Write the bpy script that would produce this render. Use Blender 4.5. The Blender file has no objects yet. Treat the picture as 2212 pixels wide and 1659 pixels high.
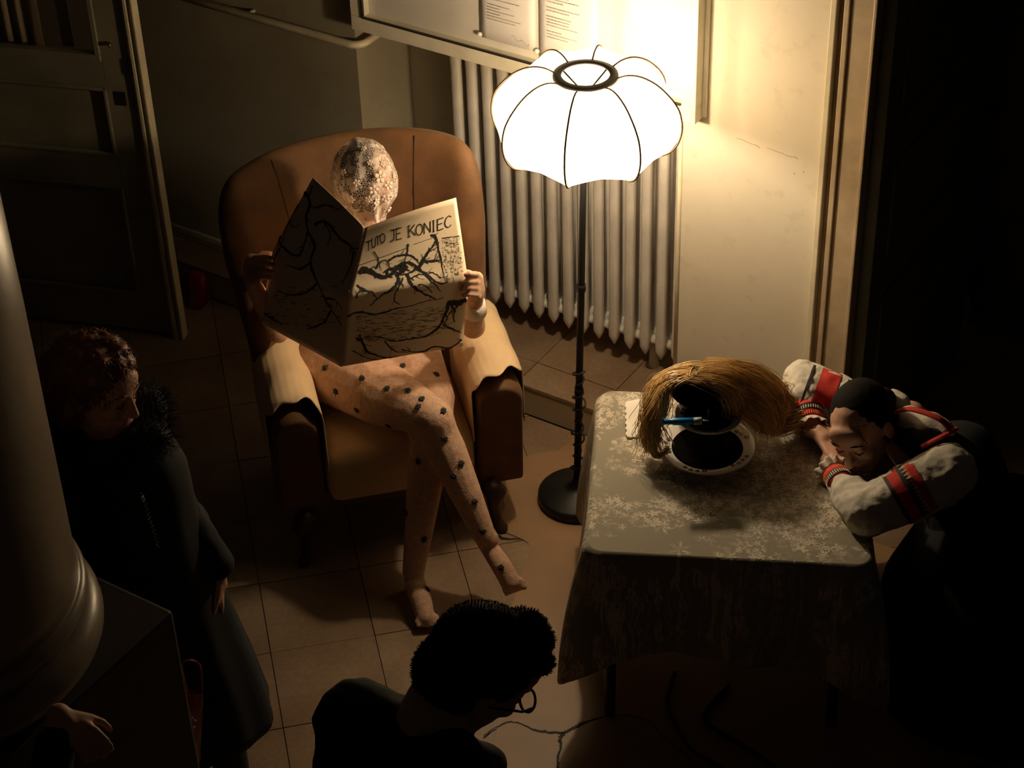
import bpy, bmesh, math, random
import numpy as np
from mathutils import Vector, Matrix
from mathutils.bvhtree import BVHTree
from mathutils import noise as mnoise
random.seed(7)
C = bpy.context.scene.collection
R = math.radians
V = Vector

# ------------------------------------------------------------------ camera, world, exposure
PITCH, ROLL, CAMH, FPX = R(36.8), R(-1.95), 4.4, 4300.0
_cp, _sp = math.cos(PITCH), math.sin(PITCH)
FW = V((0, _cp, -_sp)); X0 = V((1, 0, 0)); U0 = V((0, _sp, _cp))
CX = X0*math.cos(ROLL) + U0*math.sin(ROLL)
CU = -X0*math.sin(ROLL) + U0*math.cos(ROLL)
cam_d = bpy.data.cameras.new('camera'); cam = bpy.data.objects.new('camera', cam_d); C.objects.link(cam)
cam_d.sensor_fit = 'HORIZONTAL'; cam_d.sensor_width = 36.0; cam_d.lens = 36.0*FPX/2212.0
cam_d.clip_start = 0.05; cam_d.clip_end = 60
m = Matrix((CX, CU, -FW)).transposed().to_4x4(); m.translation = (0, 0, CAMH); cam.matrix_world = m
bpy.context.scene.camera = cam
w = bpy.data.worlds.new('world'); bpy.context.scene.world = w; w.use_nodes = True
w.node_tree.nodes['Background'].inputs[0].default_value = (1.0, 0.78, 0.60, 1)
w.node_tree.nodes['Background'].inputs[1].default_value = 0.0050
vs = bpy.context.scene.view_settings
vs.view_transform = 'Standard'; vs.look = 'None'; vs.gamma = 1.0; vs.use_curve_mapping = False
vs.exposure = 0.0
LAMP_COL = (1.0, 0.77, 0.50)
BULB = 760.0

def ray(x, y): return CX*((x-1106)/FPX) - CU*((y-829.5)/FPX) + FW
def at(x, y, z=0.0):                       # a point at height z
    d = ray(x, y); return V((0, 0, CAMH)) + d*((z-CAMH)/d.z)
def Y(x, y, Yv):                           # a point at world depth Yv
    d = ray(x, y); return V((0, 0, CAMH)) + d*(Yv/d.y)
WA = R(-33.7); TA = R(11.0)
WD = V((math.cos(WA), math.sin(WA), 0)); WN = V((-math.sin(WA), math.cos(WA), 0))
def W(s, n, z=0.0): return WD*s + WN*n + V((0, 0, z))     # wall frame: s along the wall, n depth

# ------------------------------------------------------------------ object helpers
def tag(o, label=None, cat=None, group=None, kind=None):
    if label: o['label'] = label
    if cat: o['category'] = cat
    if group: o['group'] = group
    if kind: o['kind'] = kind
    return o
def empty(name, loc, label=None, cat=None, group=None):
    o = bpy.data.objects.new(name, None); C.objects.link(o); o.location = loc; o.empty_display_size = .05
    return tag(o, label, cat, group)
def rootloc(p):
    while p.parent: p = p.parent
    return V(p.location)
def link(name, me, mat, parent=None, smooth=True):
    if parent is not None:
        me.transform(Matrix.Translation(-rootloc(parent)))
    me.materials.clear()
    if mat: me.materials.append(mat)
    if smooth: me.polygons.foreach_set('use_smooth', [True]*len(me.polygons))
    me.update()
    o = bpy.data.objects.new(name, me); C.objects.link(o)
    if parent is not None: o.parent = parent
    return o
def frame_from(d):
    d = V(d).normalized(); a = V((0, 0, 1)) if abs(d.z) < .9 else V((1, 0, 0))
    x = a.cross(d).normalized(); return x, d.cross(x).normalized(), d
class MB:
    def __init__(s): s.v = []; s.f = []
    def add(s, vs_, fs):
        b = len(s.v); s.v += [tuple(p) for p in vs_]; s.f += [tuple(i+b for i in f) for f in fs]; return s
    def box(s, c, size, ax=(V((1,0,0)), V((0,1,0)), V((0,0,1)))):
        c = V(c); h = [ax[i]*(size[i]/2) for i in range(3)]
        p = [c + h[0]*a + h[1]*b + h[2]*d for a in (-1,1) for b in (-1,1) for d in (-1,1)]
        return s.add(p, [(0,1,3,2),(4,6,7,5),(0,4,5,1),(2,3,7,6),(0,2,6,4),(1,5,7,3)])
    def wbox(s, s0, s1, n0, n1, z0, z1):    # box in the wall frame
        p = [W(a, b, z) for a in (s0, s1) for b in (n0, n1) for z in (z0, z1)]
        return s.add(p, [(0,1,3,2),(4,6,7,5),(0,4,5,1),(2,3,7,6),(0,2,6,4),(1,5,7,3)])
    def prism(s, poly, z0, z1):
        n = len(poly); p = [(q[0], q[1], z0) for q in poly] + [(q[0], q[1], z1) for q in poly]
        return s.add(p, [tuple(range(n-1, -1, -1)), tuple(range(n, 2*n))] + [(i, (i+1) % n, n+(i+1) % n, n+i) for i in range(n)])
    def tube(s, pts, r, n=10, cap=True, flat=1.0):
        pts = [V(p) for p in pts]; k = len(pts); rr = r if isinstance(r, (list, tuple)) else [r]*k
        vs_ = []; x = None
        for i, p in enumerate(pts):
            d = (pts[min(i+1, k-1)] - pts[max(i-1, 0)])
            if d.length < 1e-9: d = V((0,0,1))
            d.normalize()
            if x is None: x, y, _ = frame_from(d)
            else:
                x = (x - d*x.dot(d)); x.normalize(); y = d.cross(x)
            for j in range(n):
                t = 2*math.pi*j/n; vs_.append(p + x*(math.cos(t)*rr[i]) + y*(math.sin(t)*rr[i]*flat))
        fs = [(i*n+j, i*n+(j+1) % n, (i+1)*n+(j+1) % n, (i+1)*n+j) for i in range(k-1) for j in range(n)]
        if cap: fs += [tuple(range(n-1, -1, -1)), tuple(range((k-1)*n, k*n))]
        return s.add(vs_, fs)
    def lathe(s, prof, c=(0,0,0), n=32, cap=False):
        c = V(c); k = len(prof); vs_ = []
        for r_, z in prof:
            for j in range(n):
                t = 2*math.pi*j/n; vs_.append(c + V((r_*math.cos(t), r_*math.sin(t), z)))
        fs = [(i*n+j, i*n+(j+1) % n, (i+1)*n+(j+1) % n, (i+1)*n+j) for i in range(k-1) for j in range(n)]
        if cap: fs += [tuple(range(n-1, -1, -1)), tuple(range((k-1)*n, k*n))]
        return s.add(vs_, fs)
    def ell(s, c, rad, ax=None, nu=16, nv=10):
        c = V(c); ax = ax or (V((1,0,0)), V((0,1,0)), V((0,0,1))); vs_ = [c + ax[2]*rad[2]]
        for i in range(1, nv):
            p = math.pi*i/nv
            for j in range(nu):
                t = 2*math.pi*j/nu
                vs_.append(c + ax[0]*(rad[0]*math.sin(p)*math.cos(t)) + ax[1]*(rad[1]*math.sin(p)*math.sin(t)) + ax[2]*(rad[2]*math.cos(p)))
        vs_.append(c - ax[2]*rad[2]); L = len(vs_)-1
        fs = [(0, 1+j, 1+(j+1) % nu) for j in range(nu)]
        for i in range(nv-2):
            fs += [(1+i*nu+j, 1+(i+1)*nu+j, 1+(i+1)*nu+(j+1) % nu, 1+i*nu+(j+1) % nu) for j in range(nu)]
        fs += [(L, 1+(nv-2)*nu+(j+1) % nu, 1+(nv-2)*nu+j) for j in range(nu)]
        return s.add(vs_, fs)
    def grid(s, fn, nu, nv, closeu=False):
        vs_ = [fn(i/(nu if closeu else nu-1), j/(nv-1)) for j in range(nv) for i in range(nu)]
        fs = []
        for j in range(nv-1):
            for i in range(nu if closeu else nu-1):
                i2 = (i+1) % nu; fs.append((j*nu+i, j*nu+i2, (j+1)*nu+i2, (j+1)*nu+i))
        return s.add(vs_, fs)
    def mesh(s, name='m'):
        me = bpy.data.meshes.new(name); me.from_pydata(s.v, [], s.f); me.validate(); me.update(); return me
    def build(s, name, mat, parent=None, smooth=True, bevel=0, solid=0, subsurf=0, recalc=True):
        me = s.mesh(name)
        if recalc:
            bm = bmesh.new(); bm.from_mesh(me); bmesh.ops.recalc_face_normals(bm, faces=bm.faces); bm.to_mesh(me); bm.free()
        if bevel or solid or subsurf:
            me = modded(me, bevel, solid, subsurf)
        return link(name, me, mat, parent, smooth)
def modded(me, bevel=0, solid=0, subsurf=0, voxel=0, smooth=0, sfac=.5):
    o = bpy.data.objects.new('t', me); C.objects.link(o)
    if voxel:
        q = o.modifiers.new('r', 'REMESH'); q.mode = 'VOXEL'; q.voxel_size = voxel; q.use_smooth_shade = True
    if smooth:
        q = o.modifiers.new('s', 'SMOOTH'); q.factor = sfac; q.iterations = smooth
    if subsurf:
        q = o.modifiers.new('u', 'SUBSURF'); q.levels = subsurf; q.render_levels = subsurf
    if solid:
        q = o.modifiers.new('k', 'SOLIDIFY'); q.thickness = solid; q.offset = 0
    if bevel:
        q = o.modifiers.new('b', 'BEVEL'); q.width = bevel; q.segments = 2; q.limit_method = 'ANGLE'; q.angle_limit = R(40)
    dg = bpy.context.evaluated_depsgraph_get(); dg.update()
    n = bpy.data.meshes.new_from_object(o.evaluated_get(dg), depsgraph=dg)
    bpy.data.objects.remove(o); return n
def chain(mb, pts):                       # pts: [(point, radius)...] tapered capsules
    for i, (p, r_) in enumerate(pts):
        mb.ell(p, (r_, r_, r_), nu=14, nv=10)
        if i: mb.tube([pts[i-1][0], p], [pts[i-1][1], r_], n=14)
def organic(name, chains, ells, mat, parent=None, voxel=.008, smooth=6, sfac=.5, noise_amp=0, noise_s=8):
    mb = MB()
    for c in chains: chain(mb, c)
    for e in ells: mb.ell(*e)
    me = modded(mb.mesh(name), voxel=voxel, smooth=smooth, sfac=sfac)
    if noise_amp:
        no = [v.normal.copy() for v in me.vertices]
        for v, n_ in zip(me.vertices, no):
            v.co += n_*noise_amp*(mnoise.noise(v.co*noise_s) + .5*mnoise.noise(v.co*noise_s*2.3))
    return link(name, me, mat, parent)
def lerp(a, b, t): return a + (b-a)*t
def spline(pts, n):
    pts = [V(p) for p in pts]; k = len(pts)-1; out = []
    for i in range(n+1):
        t = i/n*k; j = min(int(t), k-1); t -= j
        p0, p1, p2, p3 = pts[max(j-1, 0)], pts[j], pts[j+1], pts[min(j+2, k)]
        out.append(.5*((2*p1) + (p2-p0)*t + (2*p0-5*p1+4*p2-p3)*t*t + (3*p1-p0-3*p2+p3)*t**3))
    return out

# ------------------------------------------------------------------ materials
class NT:
    def __init__(s, name):
        s.m = bpy.data.materials.new(name); s.m.use_nodes = True; s.t = s.m.node_tree; s.b = s.t.nodes['Principled BSDF']
    def n(s, typ, **kw):
        q = s.t.nodes.new(typ)
        for k, v in kw.items():
            if k[0] == 'i' and k[1:].isdigit(): s.set(q, int(k[1:]), v)
            elif k.startswith('in_'): s.set(q, k[3:].replace('_', ' '), v)
            else: setattr(q, k, v)
        return q
    def set(s, q, key, v):
        if isinstance(v, bpy.types.NodeSocket): s.t.links.new(v, q.inputs[key])
        else: q.inputs[key].default_value = v
    def math(s, op, a, b=0.0, c=0.0): q = s.n('ShaderNodeMath', operation=op, i0=a, i1=b); s.set(q, 2, c); return q.outputs[0]
    def vmath(s, op, a, b=(0,0,0)): q = s.n('ShaderNodeVectorMath', operation=op, i0=a, i1=b); return q.outputs[0], q.outputs[1]
    def noise(s, scale, detail=4, co=None, rough=.55):
        q = s.n('ShaderNodeTexNoise'); q.inputs['Scale'].default_value = scale; q.inputs['Detail'].default_value = detail; q.inputs['Roughness'].default_value = rough
        s.set(q, 'Vector', co if co else s.co()); return q.outputs['Fac']
    def co(s):
        if not hasattr(s, '_co'): s._co = s.n('ShaderNodeTexCoord').outputs['Object']
        return s._co
    def ramp(s, f, stops):
        q = s.n('ShaderNodeValToRGB'); s.set(q, 'Fac', f); e = q.color_ramp.elements
        while len(e) < len(stops): e.new(.5)
        for i, (p, c) in enumerate(stops): e[i].position = p; e[i].color = (c[0], c[1], c[2], 1)
        return q.outputs[0]
    def mix(s, f, a, b):
        q = s.n('ShaderNodeMix', data_type='RGBA'); s.set(q, 0, f)
        for k, v in ((6, a), (7, b)):
            s.set(q, k, v if isinstance(v, bpy.types.NodeSocket) else (v[0], v[1], v[2], 1))
        return q.outputs[2]
    def bump(s, h, strength=.3, dist=.01):
        q = s.n('ShaderNodeBump'); s.set(q, 'Height', h); q.inputs['Strength'].default_value = strength; q.inputs['Distance'].default_value = dist
        s.t.links.new(q.outputs[0], s.b.inputs['Normal'])
    def flower(s, scale, petals=5, R0=.42, co=None, flat=True, rnd=.8):   # procedural lace flower mask
        co = co or s.co()
        if flat: co = s.vmath('MULTIPLY', co, (1, 1, 0.001))[0]
        q = s.n('ShaderNodeTexVoronoi'); q.inputs['Scale'].default_value = scale; q.inputs['Randomness'].default_value = rnd
        s.set(q, 'Vector', co)
        sc = s.n('ShaderNodeVectorMath', operation='SUBTRACT', i0=co, i1=q.outputs['Position'])
        sep = s.n('ShaderNodeSeparateXYZ', i0=sc.outputs[0])
        ang = s.math('ARCTAN2', sep.outputs[1], sep.outputs[0]); sepc = s.n('ShaderNodeSeparateColor', i0=q.outputs['Color'])
        ang = s.math('ADD', ang, s.math('MULTIPLY', sepc.outputs[0], 6.28))
        c = s.math('ABSOLUTE', s.math('COSINE', s.math('MULTIPLY', ang, petals/2)))
        lim = s.math('MULTIPLY', s.math('ADD', s.math('MULTIPLY', c, .6), .4), R0)
        return s.math('MULTIPLY', s.math('SUBTRACT', lim, q.outputs['Distance']), 9.0), q.outputs['Distance']
def basic(name, col, rough=.7, metal=0, var=.12, ns=12, bump=0, bs=60, spec=.5, sheen=0, coat=0):
    t = NT(name); col = tuple(col)
    if var:
        t.set(t.b, 'Base Color', t.ramp(t.noise(ns), [(.3, tuple(c*(1-var) for c in col)), (.7, tuple(min(1, c*(1+var)) for c in col))]))
    else: t.b.inputs['Base Color'].default_value = (*col, 1)
    t.b.inputs['Roughness'].default_value = rough; t.b.inputs['Metallic'].default_value = metal
    t.b.inputs['Specular IOR Level'].default_value = spec; t.b.inputs['Sheen Weight'].default_value = sheen
    t.b.inputs['Coat Weight'].default_value = coat
    if bump: t.bump(t.noise(bs, 3), bump, .004)
    return t.m
M = {}
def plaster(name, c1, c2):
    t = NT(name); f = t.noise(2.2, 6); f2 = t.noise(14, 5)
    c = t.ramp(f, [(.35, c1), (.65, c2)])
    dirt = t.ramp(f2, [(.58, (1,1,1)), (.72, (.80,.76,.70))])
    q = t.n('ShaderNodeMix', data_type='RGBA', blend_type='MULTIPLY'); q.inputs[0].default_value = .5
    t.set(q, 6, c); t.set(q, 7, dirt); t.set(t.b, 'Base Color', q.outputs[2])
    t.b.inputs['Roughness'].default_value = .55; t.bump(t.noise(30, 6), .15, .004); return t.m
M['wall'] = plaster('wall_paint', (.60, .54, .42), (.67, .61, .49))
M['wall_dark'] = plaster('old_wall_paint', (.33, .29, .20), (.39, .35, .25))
M['paint'] = basic('cream_gloss_paint', (.70, .62, .44), .35, bump=.05, bs=20)
M['casing'] = basic('brown_cream_casing', (.44, .34, .22), .4, bump=.05, bs=20)
M['door'] = basic('old_door_paint', (.29, .26, .18), .4, var=.18, ns=5, bump=.06, bs=25)
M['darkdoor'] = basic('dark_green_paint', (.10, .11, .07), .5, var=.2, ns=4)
M['frame'] = basic('board_frame_paint', (.80, .76, .62), .45, var=.06)
M['rad'] = basic('radiator_enamel', (.60, .56, .50), .38, var=.14, ns=9, bump=.12, bs=45)
t = NT('stone_tile'); g = t.n('ShaderNodeNewGeometry')
oi = t.n('ShaderNodeObjectInfo').outputs['Random']
co2 = t.vmath('ADD', g.outputs['Position'], (0,0,0))[0]
base = t.ramp(t.noise(3.5, 7, co2), [(.3, (.23,.15,.09)), (.5, (.30,.20,.125)), (.7, (.37,.265,.175))])
spk = t.ramp(t.noise(55, 4, co2), [(.42, (.80,.76,.70)), (.6, (1,1,1))])
q = t.n('ShaderNodeMix', data_type='RGBA', blend_type='MULTIPLY'); q.inputs[0].default_value = .6; t.set(q, 6, base); t.set(q, 7, spk)
hs = t.n('ShaderNodeHueSaturation'); t.set(hs, 'Color', q.outputs[2]); t.set(hs, 'Value', t.math('ADD', t.math('MULTIPLY', oi, .22), .88))
t.set(t.b, 'Base Color', hs.outputs[0]); t.b.inputs['Roughness'].default_value = .42; t.bump(t.noise(18, 5, co2), .08, .003)
M['tile'] = t.m
M['grout'] = basic('dark_grout', (.07, .05, .04), .9)
M['patch'] = basic('smooth_brown_screed', (.34, .20, .105), .5, var=.10, ns=4, bump=.03, bs=14)
M['ink'] = basic('black_ink', (.012, .010, .010), .7, var=0)
M['black'] = basic('black_metal', (.018, .017, .016), .45, metal=.4, var=0)
M['rubber'] = basic('black_cable', (.015, .015, .017), .5, var=0)
M['velvet'] = basic('brown_velour', (.13, .058, .017), .75, var=.3, ns=9, bump=.2, bs=120, sheen=.08)
M['cover'] = basic('beige_cover_cloth', (.74, .54, .32), .85, var=.07, ns=7, bump=.15, bs=60)
M['darkwood'] = basic('dark_wood', (.05, .025, .015), .4)
M['paper'] = basic('newsprint', (.82, .66, .46), .8, var=.04, ns=6, bump=.05, bs=30)
M['skin'] = basic('skin', (.62, .36, .25), .55, var=.1, ns=20)
M['knit'] = basic('knitted_body_stocking', (.64, .40, .27), .85, var=.16, ns=60, bump=.6, bs=220)
M['rosette'] = basic('dark_thread', (.045, .045, .04), .9, var=.3, ns=80)
M['coat'] = basic('dark_navy_coat', (.006, .009, .013), .85, var=.3, ns=6)
M['fur'] = basic('dark_fur', (.035, .032, .030), .9)
M['auburn'] = basic('auburn_hair', (.20, .065, .02), .55, var=.3, ns=30)
M['darkhair'] = basic('dark_brown_hair', (.008, .006, .005), .8, spec=.15)
M['shirt'] = basic('black_shirt', (.008, .009, .012), .85)
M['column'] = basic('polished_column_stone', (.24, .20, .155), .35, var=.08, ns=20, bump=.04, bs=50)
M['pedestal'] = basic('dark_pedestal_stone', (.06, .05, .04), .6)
M['brass'] = basic('old_brass', (.45, .30, .10), .35, metal=1)
M['iron'] = basic('dark_iron', (.04, .035, .03), .5, metal=.5)
M['china'] = basic('white_china', (.78, .76, .72), .15, var=.02)
M['chinaprint'] = basic('brown_flower_print', (.12, .07, .07), .3, var=0)
M['red'] = basic('red_cloth', (.60, .035, .02), .8, var=.12, ns=40, bump=.2, bs=150)
M['redplastic'] = basic('red_plastic', (.22, .008, .012), .4)
M['linen'] = basic('white_linen', (.66, .61, .52), .85, var=.06, ns=14, bump=.3, bs=180)
M['black_cloth'] = basic('black_skirt_cloth', (.006, .006, .007), .9)
M['wine'] = basic('dark_red_cloth', (.10, .008, .010), .85)
M['napkin'] = basic('white_paper_napkin', (.86, .80, .70), .9, var=.03)
M['clear'] = basic('clear_plastic', (.35, .40, .45), .2, var=0); 
M['blue'] = basic('blue_plastic', (.01, .22, .62), .3, var=0)
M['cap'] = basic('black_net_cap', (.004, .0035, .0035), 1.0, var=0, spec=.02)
M['boardback'] = basic('board_backing', (.80, .78, .72), .7, var=.04)
M['sheet'] = basic('white_office_paper', (.86, .84, .84), .7, var=0)
M['pin'] = basic('white_pin', (.85, .82, .74), .3, var=0)
M['greyink'] = basic('grey_print', (.42, .38, .36), .8, var=0)
M['grime'] = basic('wall_scuff', (.33, .26, .16), .9, var=0)
M['nail'] = basic('dark_nail_polish', (.05, .01, .01), .25, var=0)
M['lip'] = basic('lips', (.40, .12, .10), .5, var=0)
M['lens'] = basic('spectacle_lens', (.25, .25, .25), .08, var=0)
M['silver'] = basic('zip_metal', (.7, .7, .7), .25, metal=1, var=0)
M['floral'] = basic('red_white_foil', (.35, .05, .05), .25, var=.3)
M['stripe'] = basic('cream_thread', (.72, .62, .48), .8, var=0)
M['orange'] = basic('orange_thread', (.72, .15, .05), .8, var=0)
# hair with anisotropic-looking strand variation
t = NT('blond_hair'); ri = t.n('ShaderNodeNewGeometry').outputs['Random Per Island']
t.set(t.b, 'Base Color', t.ramp(ri, [(.0, (.52,.30,.10)), (.5, (.76,.50,.20)), (1, (.92,.72,.40))])); t.b.inputs['Roughness'].default_value = .35
M['blond'] = t.m
# glass
t = NT('glass_pane'); t.b.inputs['Base Color'].default_value = (1,1,1,1); t.b.inputs['Roughness'].default_value = .02
tr = t.n('ShaderNodeBsdfTransparent'); gl = t.n('ShaderNodeBsdfGlossy'); gl.inputs['Roughness'].default_value = .02
fr = t.n('ShaderNodeLayerWeight'); fr.inputs['Blend'].default_value = .5; mx = t.n('ShaderNodeMixShader'); t.set(mx, 0, t.math('ADD', t.math('MULTIPLY', t.math('POWER', fr.outputs['Facing'], 5.0), .9), .035))
t.t.links.new(tr.outputs[0], mx.inputs[1]); t.t.links.new(gl.outputs[0], mx.inputs[2]); t.t.links.new(mx.outputs[0], t.t.nodes['Material Output'].inputs[0])
M['glass'] = t.m
# lamp shade: thin fabric lit from inside
t = NT('lamp_shade_fabric'); tr = t.n('ShaderNodeBsdfTransparent'); tr.inputs[0].default_value = (1, .95, .86, 1)
tl = t.n('ShaderNodeBsdfTranslucent'); tl.inputs[0].default_value = (.95, .90, .80, 1); df = t.n('ShaderNodeBsdfDiffuse'); df.inputs[0].default_value = (.9, .86, .76, 1)
m1 = t.n('ShaderNodeMixShader'); m1.inputs[0].default_value = .35; t.t.links.new(tl.outputs[0], m1.inputs[1]); t.t.links.new(df.outputs[0], m1.inputs[2])
m2 = t.n('ShaderNodeMixShader'); m2.inputs[0].default_value = .52; t.t.links.new(m1.outputs[0], m2.inputs[1]); t.t.links.new(tr.outputs[0], m2.inputs[2])
t.t.links.new(m2.outputs[0], t.t.nodes['Material Output'].inputs[0]); M['shade'] = t.m
t = NT('glowing_bulb'); t.b.inputs['Emission Color'].default_value = (*LAMP_COL, 1); t.b.inputs['Emission Strength'].default_value = BULB
t.b.inputs['Base Color'].default_value = (0,0,0,1); M['bulb'] = t.m
# lace tablecloth
t = NT('lace_tablecloth')
wv = t.n('ShaderNodeTexNoise'); wv.inputs['Scale'].default_value = 9; t.set(wv, 'Vector', t.co())
off = t.vmath('MULTIPLY', t.vmath('SUBTRACT', wv.outputs['Color'], (.5,.5,.5))[0], (.05,.05,0))[0]
cow = t.vmath('ADD', t.co(), off)[0]
f1, d1 = t.flower(10, 6, .50, cow); f2, d2 = t.flower(32, 5, .60, cow); f3, d3 = t.flower(62, 4, .60, cow)
reg = t.ramp(t.noise(6.5, 3, cow), [(.44, (0,0,0)), (.52, (1,1,1))])
a = t.math('MINIMUM', t.math('MAXIMUM', f2, 0), 1); b = t.math('MINIMUM', t.math('MAXIMUM', f3, 0), 1); c1_ = t.math('MINIMUM', t.math('MAXIMUM', f1, 0), 1)
rg = t.n('ShaderNodeSeparateColor', i0=reg).outputs[0]
fl = t.math('MINIMUM', t.math('ADD', t.math('MULTIPLY', c1_, t.math('MAXIMUM', a, .25)), t.math('MULTIPLY', rg, t.math('MAXIMUM', a, t.math('MULTIPLY', b, .7)))), 1)
fl = t.math('MULTIPLY', fl, t.math('ADD', .45, t.noise(160, 2)))
t.set(t.b, 'Base Color', t.mix(fl, (.30, .27, .20), (.66, .58, .46))); t.b.inputs['Roughness'].default_value = .9
t.bump(fl, .5, .003); M['lace'] = t.m
# hood lace: net over dark hair
t = NT('white_lace'); fn = t.noise(34, 5); 
v = t.n('ShaderNodeTexVoronoi'); v.feature = 'DISTANCE_TO_EDGE'; v.inputs['Scale'].default_value = 190; t.set(v, 'Vector', t.co())
net = t.math('LESS_THAN', v.outputs['Distance'], .11)
al = t.math('MAXIMUM', t.math('MULTIPLY', net, .8), t.math('MULTIPLY', t.math('GREATER_THAN', fn, .55), .85))
t.set(t.b, 'Base Color', t.mix(t.noise(40), (.60, .50, .45), (.80, .72, .66))); t.b.inputs['Roughness'].default_value = .8
t.set(t.b, 'Alpha', al); M['hood'] = t.m
M['hoodflower'] = basic('white_lace_motif', (.78, .66, .58), .8, var=.08, ns=90)

# ------------------------------------------------------------------ setting
SURF = .0
def clip(poly, f):                         # Sutherland-Hodgman against f(p) >= 0
    out = []
    for i in range(len(poly)):
        a, b = poly[i], poly[(i+1) % len(poly)]; fa, fb = f(a), f(b)
        if fa >= 0: out.append(a)
        if (fa >= 0) != (fb >= 0): out.append(a.lerp(b, fa/(fa-fb)))
    return out
N_LEDGE, N_WALL, N_BACK, Z_LEDGE = 4.766, 4.94, 5.25, .13
fl_ = MB(); fl_.box((0, 5.5, -.06), (7.0, 7.9, .1)); floor = fl_.build('floor', M['grout'], smooth=False); tag(floor, kind='structure')
TX = V((math.cos(TA), math.sin(TA), 0)); TY = V((-math.sin(TA), math.cos(TA), 0))
P_ = .3315; gap = .0028
full = None
for i in range(-9, 9):
    for j in range(-9, 14):
        a0 = .090 + P_*i; b0 = 4.583 + .3285*j
        po = [TX*a + TY*b for a, b in ((a0+gap/2, b0+gap/2), (a0+P_-gap/2, b0+gap/2), (a0+P_-gap/2, b0+.3285-gap/2), (a0+gap/2, b0+.3285-gap/2))]
        c = sum(po, V())/4
        if not (-2.45 < c.x < 2.5 and 2.0 < c.y < 8.2): continue
        if c.dot(WN) > N_LEDGE + .28 and c.dot(WD) < -2.0: continue
        if c.dot(WD) < -2.0: po2 = clip(po, lambda p: N_LEDGE - .002 - p.dot(WN))
        else: po2 = po
        if len(po2) < 3: continue
        ar = abs(sum(po2[k].x*po2[(k+1) % len(po2)].y - po2[(k+1) % len(po2)].x*po2[k].y for k in range(len(po2))))/2
        if ar < .0015: continue
        dz = random.uniform(-.0012, .0008)
        MB().prism(po2, -.012+dz, dz).build('tile', M['tile'], floor, smooth=False)
# raised ledge along the wall
lg = MB(); lg.wbox(-6.2, -1.976, N_LEDGE+.004, N_WALL+.5, 0, Z_LEDGE-.012); ledge = lg.build('ledge', M['cover'], smooth=False); tag(ledge, kind='structure'); ledge.name = 'trim_1'
M['ledgef'] = basic('ledge_edge', (.42, .33, .21), .6, ns=6); ledge.data.materials[0] = M['ledgef']
for k in range(-11, 4):
    s0 = -3.157 + .3300*k
    if s0 > -2.0: continue
    s1 = min(s0+.33, -1.976)
    MB().wbox(s0+.0015, s1-.0015, N_LEDGE, 4.903, Z_LEDGE-.012, Z_LEDGE+random.uniform(-.001, .001)).build('tile', M['tile'], ledge, smooth=False)
    if s1 > -3.92 and s0 < -2.5:
        MB().wbox(max(s0, -3.9)+.0015, s1-.0015, 4.906, 5.25, Z_LEDGE-.012, Z_LEDGE+random.uniform(-.001, .001)).build('tile', M['tile'], ledge, smooth=False)
    elif s1 < -3.9 or s0 > -2.62:
        MB().wbox(s0+.0015, s1-.0015, 4.906, N_WALL+.02, Z_LEDGE-.012, Z_LEDGE).build('tile', M['tile'], ledge, smooth=False)
ZT = 3.2
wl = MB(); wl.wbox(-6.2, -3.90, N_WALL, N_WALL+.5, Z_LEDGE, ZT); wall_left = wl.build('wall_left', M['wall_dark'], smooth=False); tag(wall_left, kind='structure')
wb = MB(); wb.wbox(-3.90, -2.614, N_BACK, N_BACK+.2, Z_LEDGE, 1.50); wall_back = wb.build('wall_back', M['wall'], smooth=False); tag(wall_back, kind='structure')
wb = MB(); wb.wbox(-3.90, -2.614, N_WALL, N_WALL+.5, 1.50, ZT); o = wb.build('wall_above_niche', M['wall'], smooth=False); tag(o, kind='structure'); o.name = 'wall_upper'
wr = MB(); wr.wbox(-2.614, -2.118, N_WALL, N_WALL+.5, Z_LEDGE, ZT); wall_right = wr.build('wall_right', M['wall'], smooth=False); tag(wall_right, kind='structure')
bd = MB(); bd.tube([W(-2.612, N_WALL+.001, Z_LEDGE), W(-2.612, N_WALL+.001, 1.5)], .008, n=10); bd.build('corner_bead', M['paint'], wall_right)
# scuff marks on the right wall
for q in ([(-2.418, 1.256), (-2.37, 1.253), (-2.335, 1.246)], [(-2.31, 1.250), (-2.26, 1.248), (-2.201, 1.243)], [(-2.213, 1.190), (-2.210, 1.184)], [(-2.183, 1.206), (-2.179, 1.202)]):
    pts = []
    for k in range(len(q)*4-3):
        u = k/4; a = int(min(u, len(q)-2)); u -= a; pts.append(W(lerp(q[a][0], q[a+1][0], u), N_WALL-.0004, lerp(q[a][1], q[a+1][1], u)+random.uniform(-.002, .002)))
    MB().tube(pts, .0018, n=5, flat=.3).build('scuff', M['grime'], wall_right)
# baseboard line on the left wall
bb = MB(); bb.wbox(-6.2, -3.90, N_WALL-.014, N_WALL, Z_LEDGE, Z_LEDGE+.028); tag(bb.build('baseboard_left', M['paint'], smooth=False, bevel=.004), kind='structure')
# door casing at the right
cs = empty('trim_2', W(-2.05, 4.9, 0)); cs['kind'] = 'structure'
for (s0, s1, n0) in ((-2.118, -2.098, 4.905), (-2.098, -2.080, 4.928), (-2.080, -2.062, 4.915), (-2.062, -1.988, 4.924), (-1.988, -1.976, 4.912)):
    MB().wbox(s0, s1, n0, N_WALL+.30, 0 if s0 > -2.119 else Z_LEDGE, ZT).build('moulding', M['casing'] if s0 > -2.10 else M['paint'], cs, smooth=False, bevel=.003)
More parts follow.
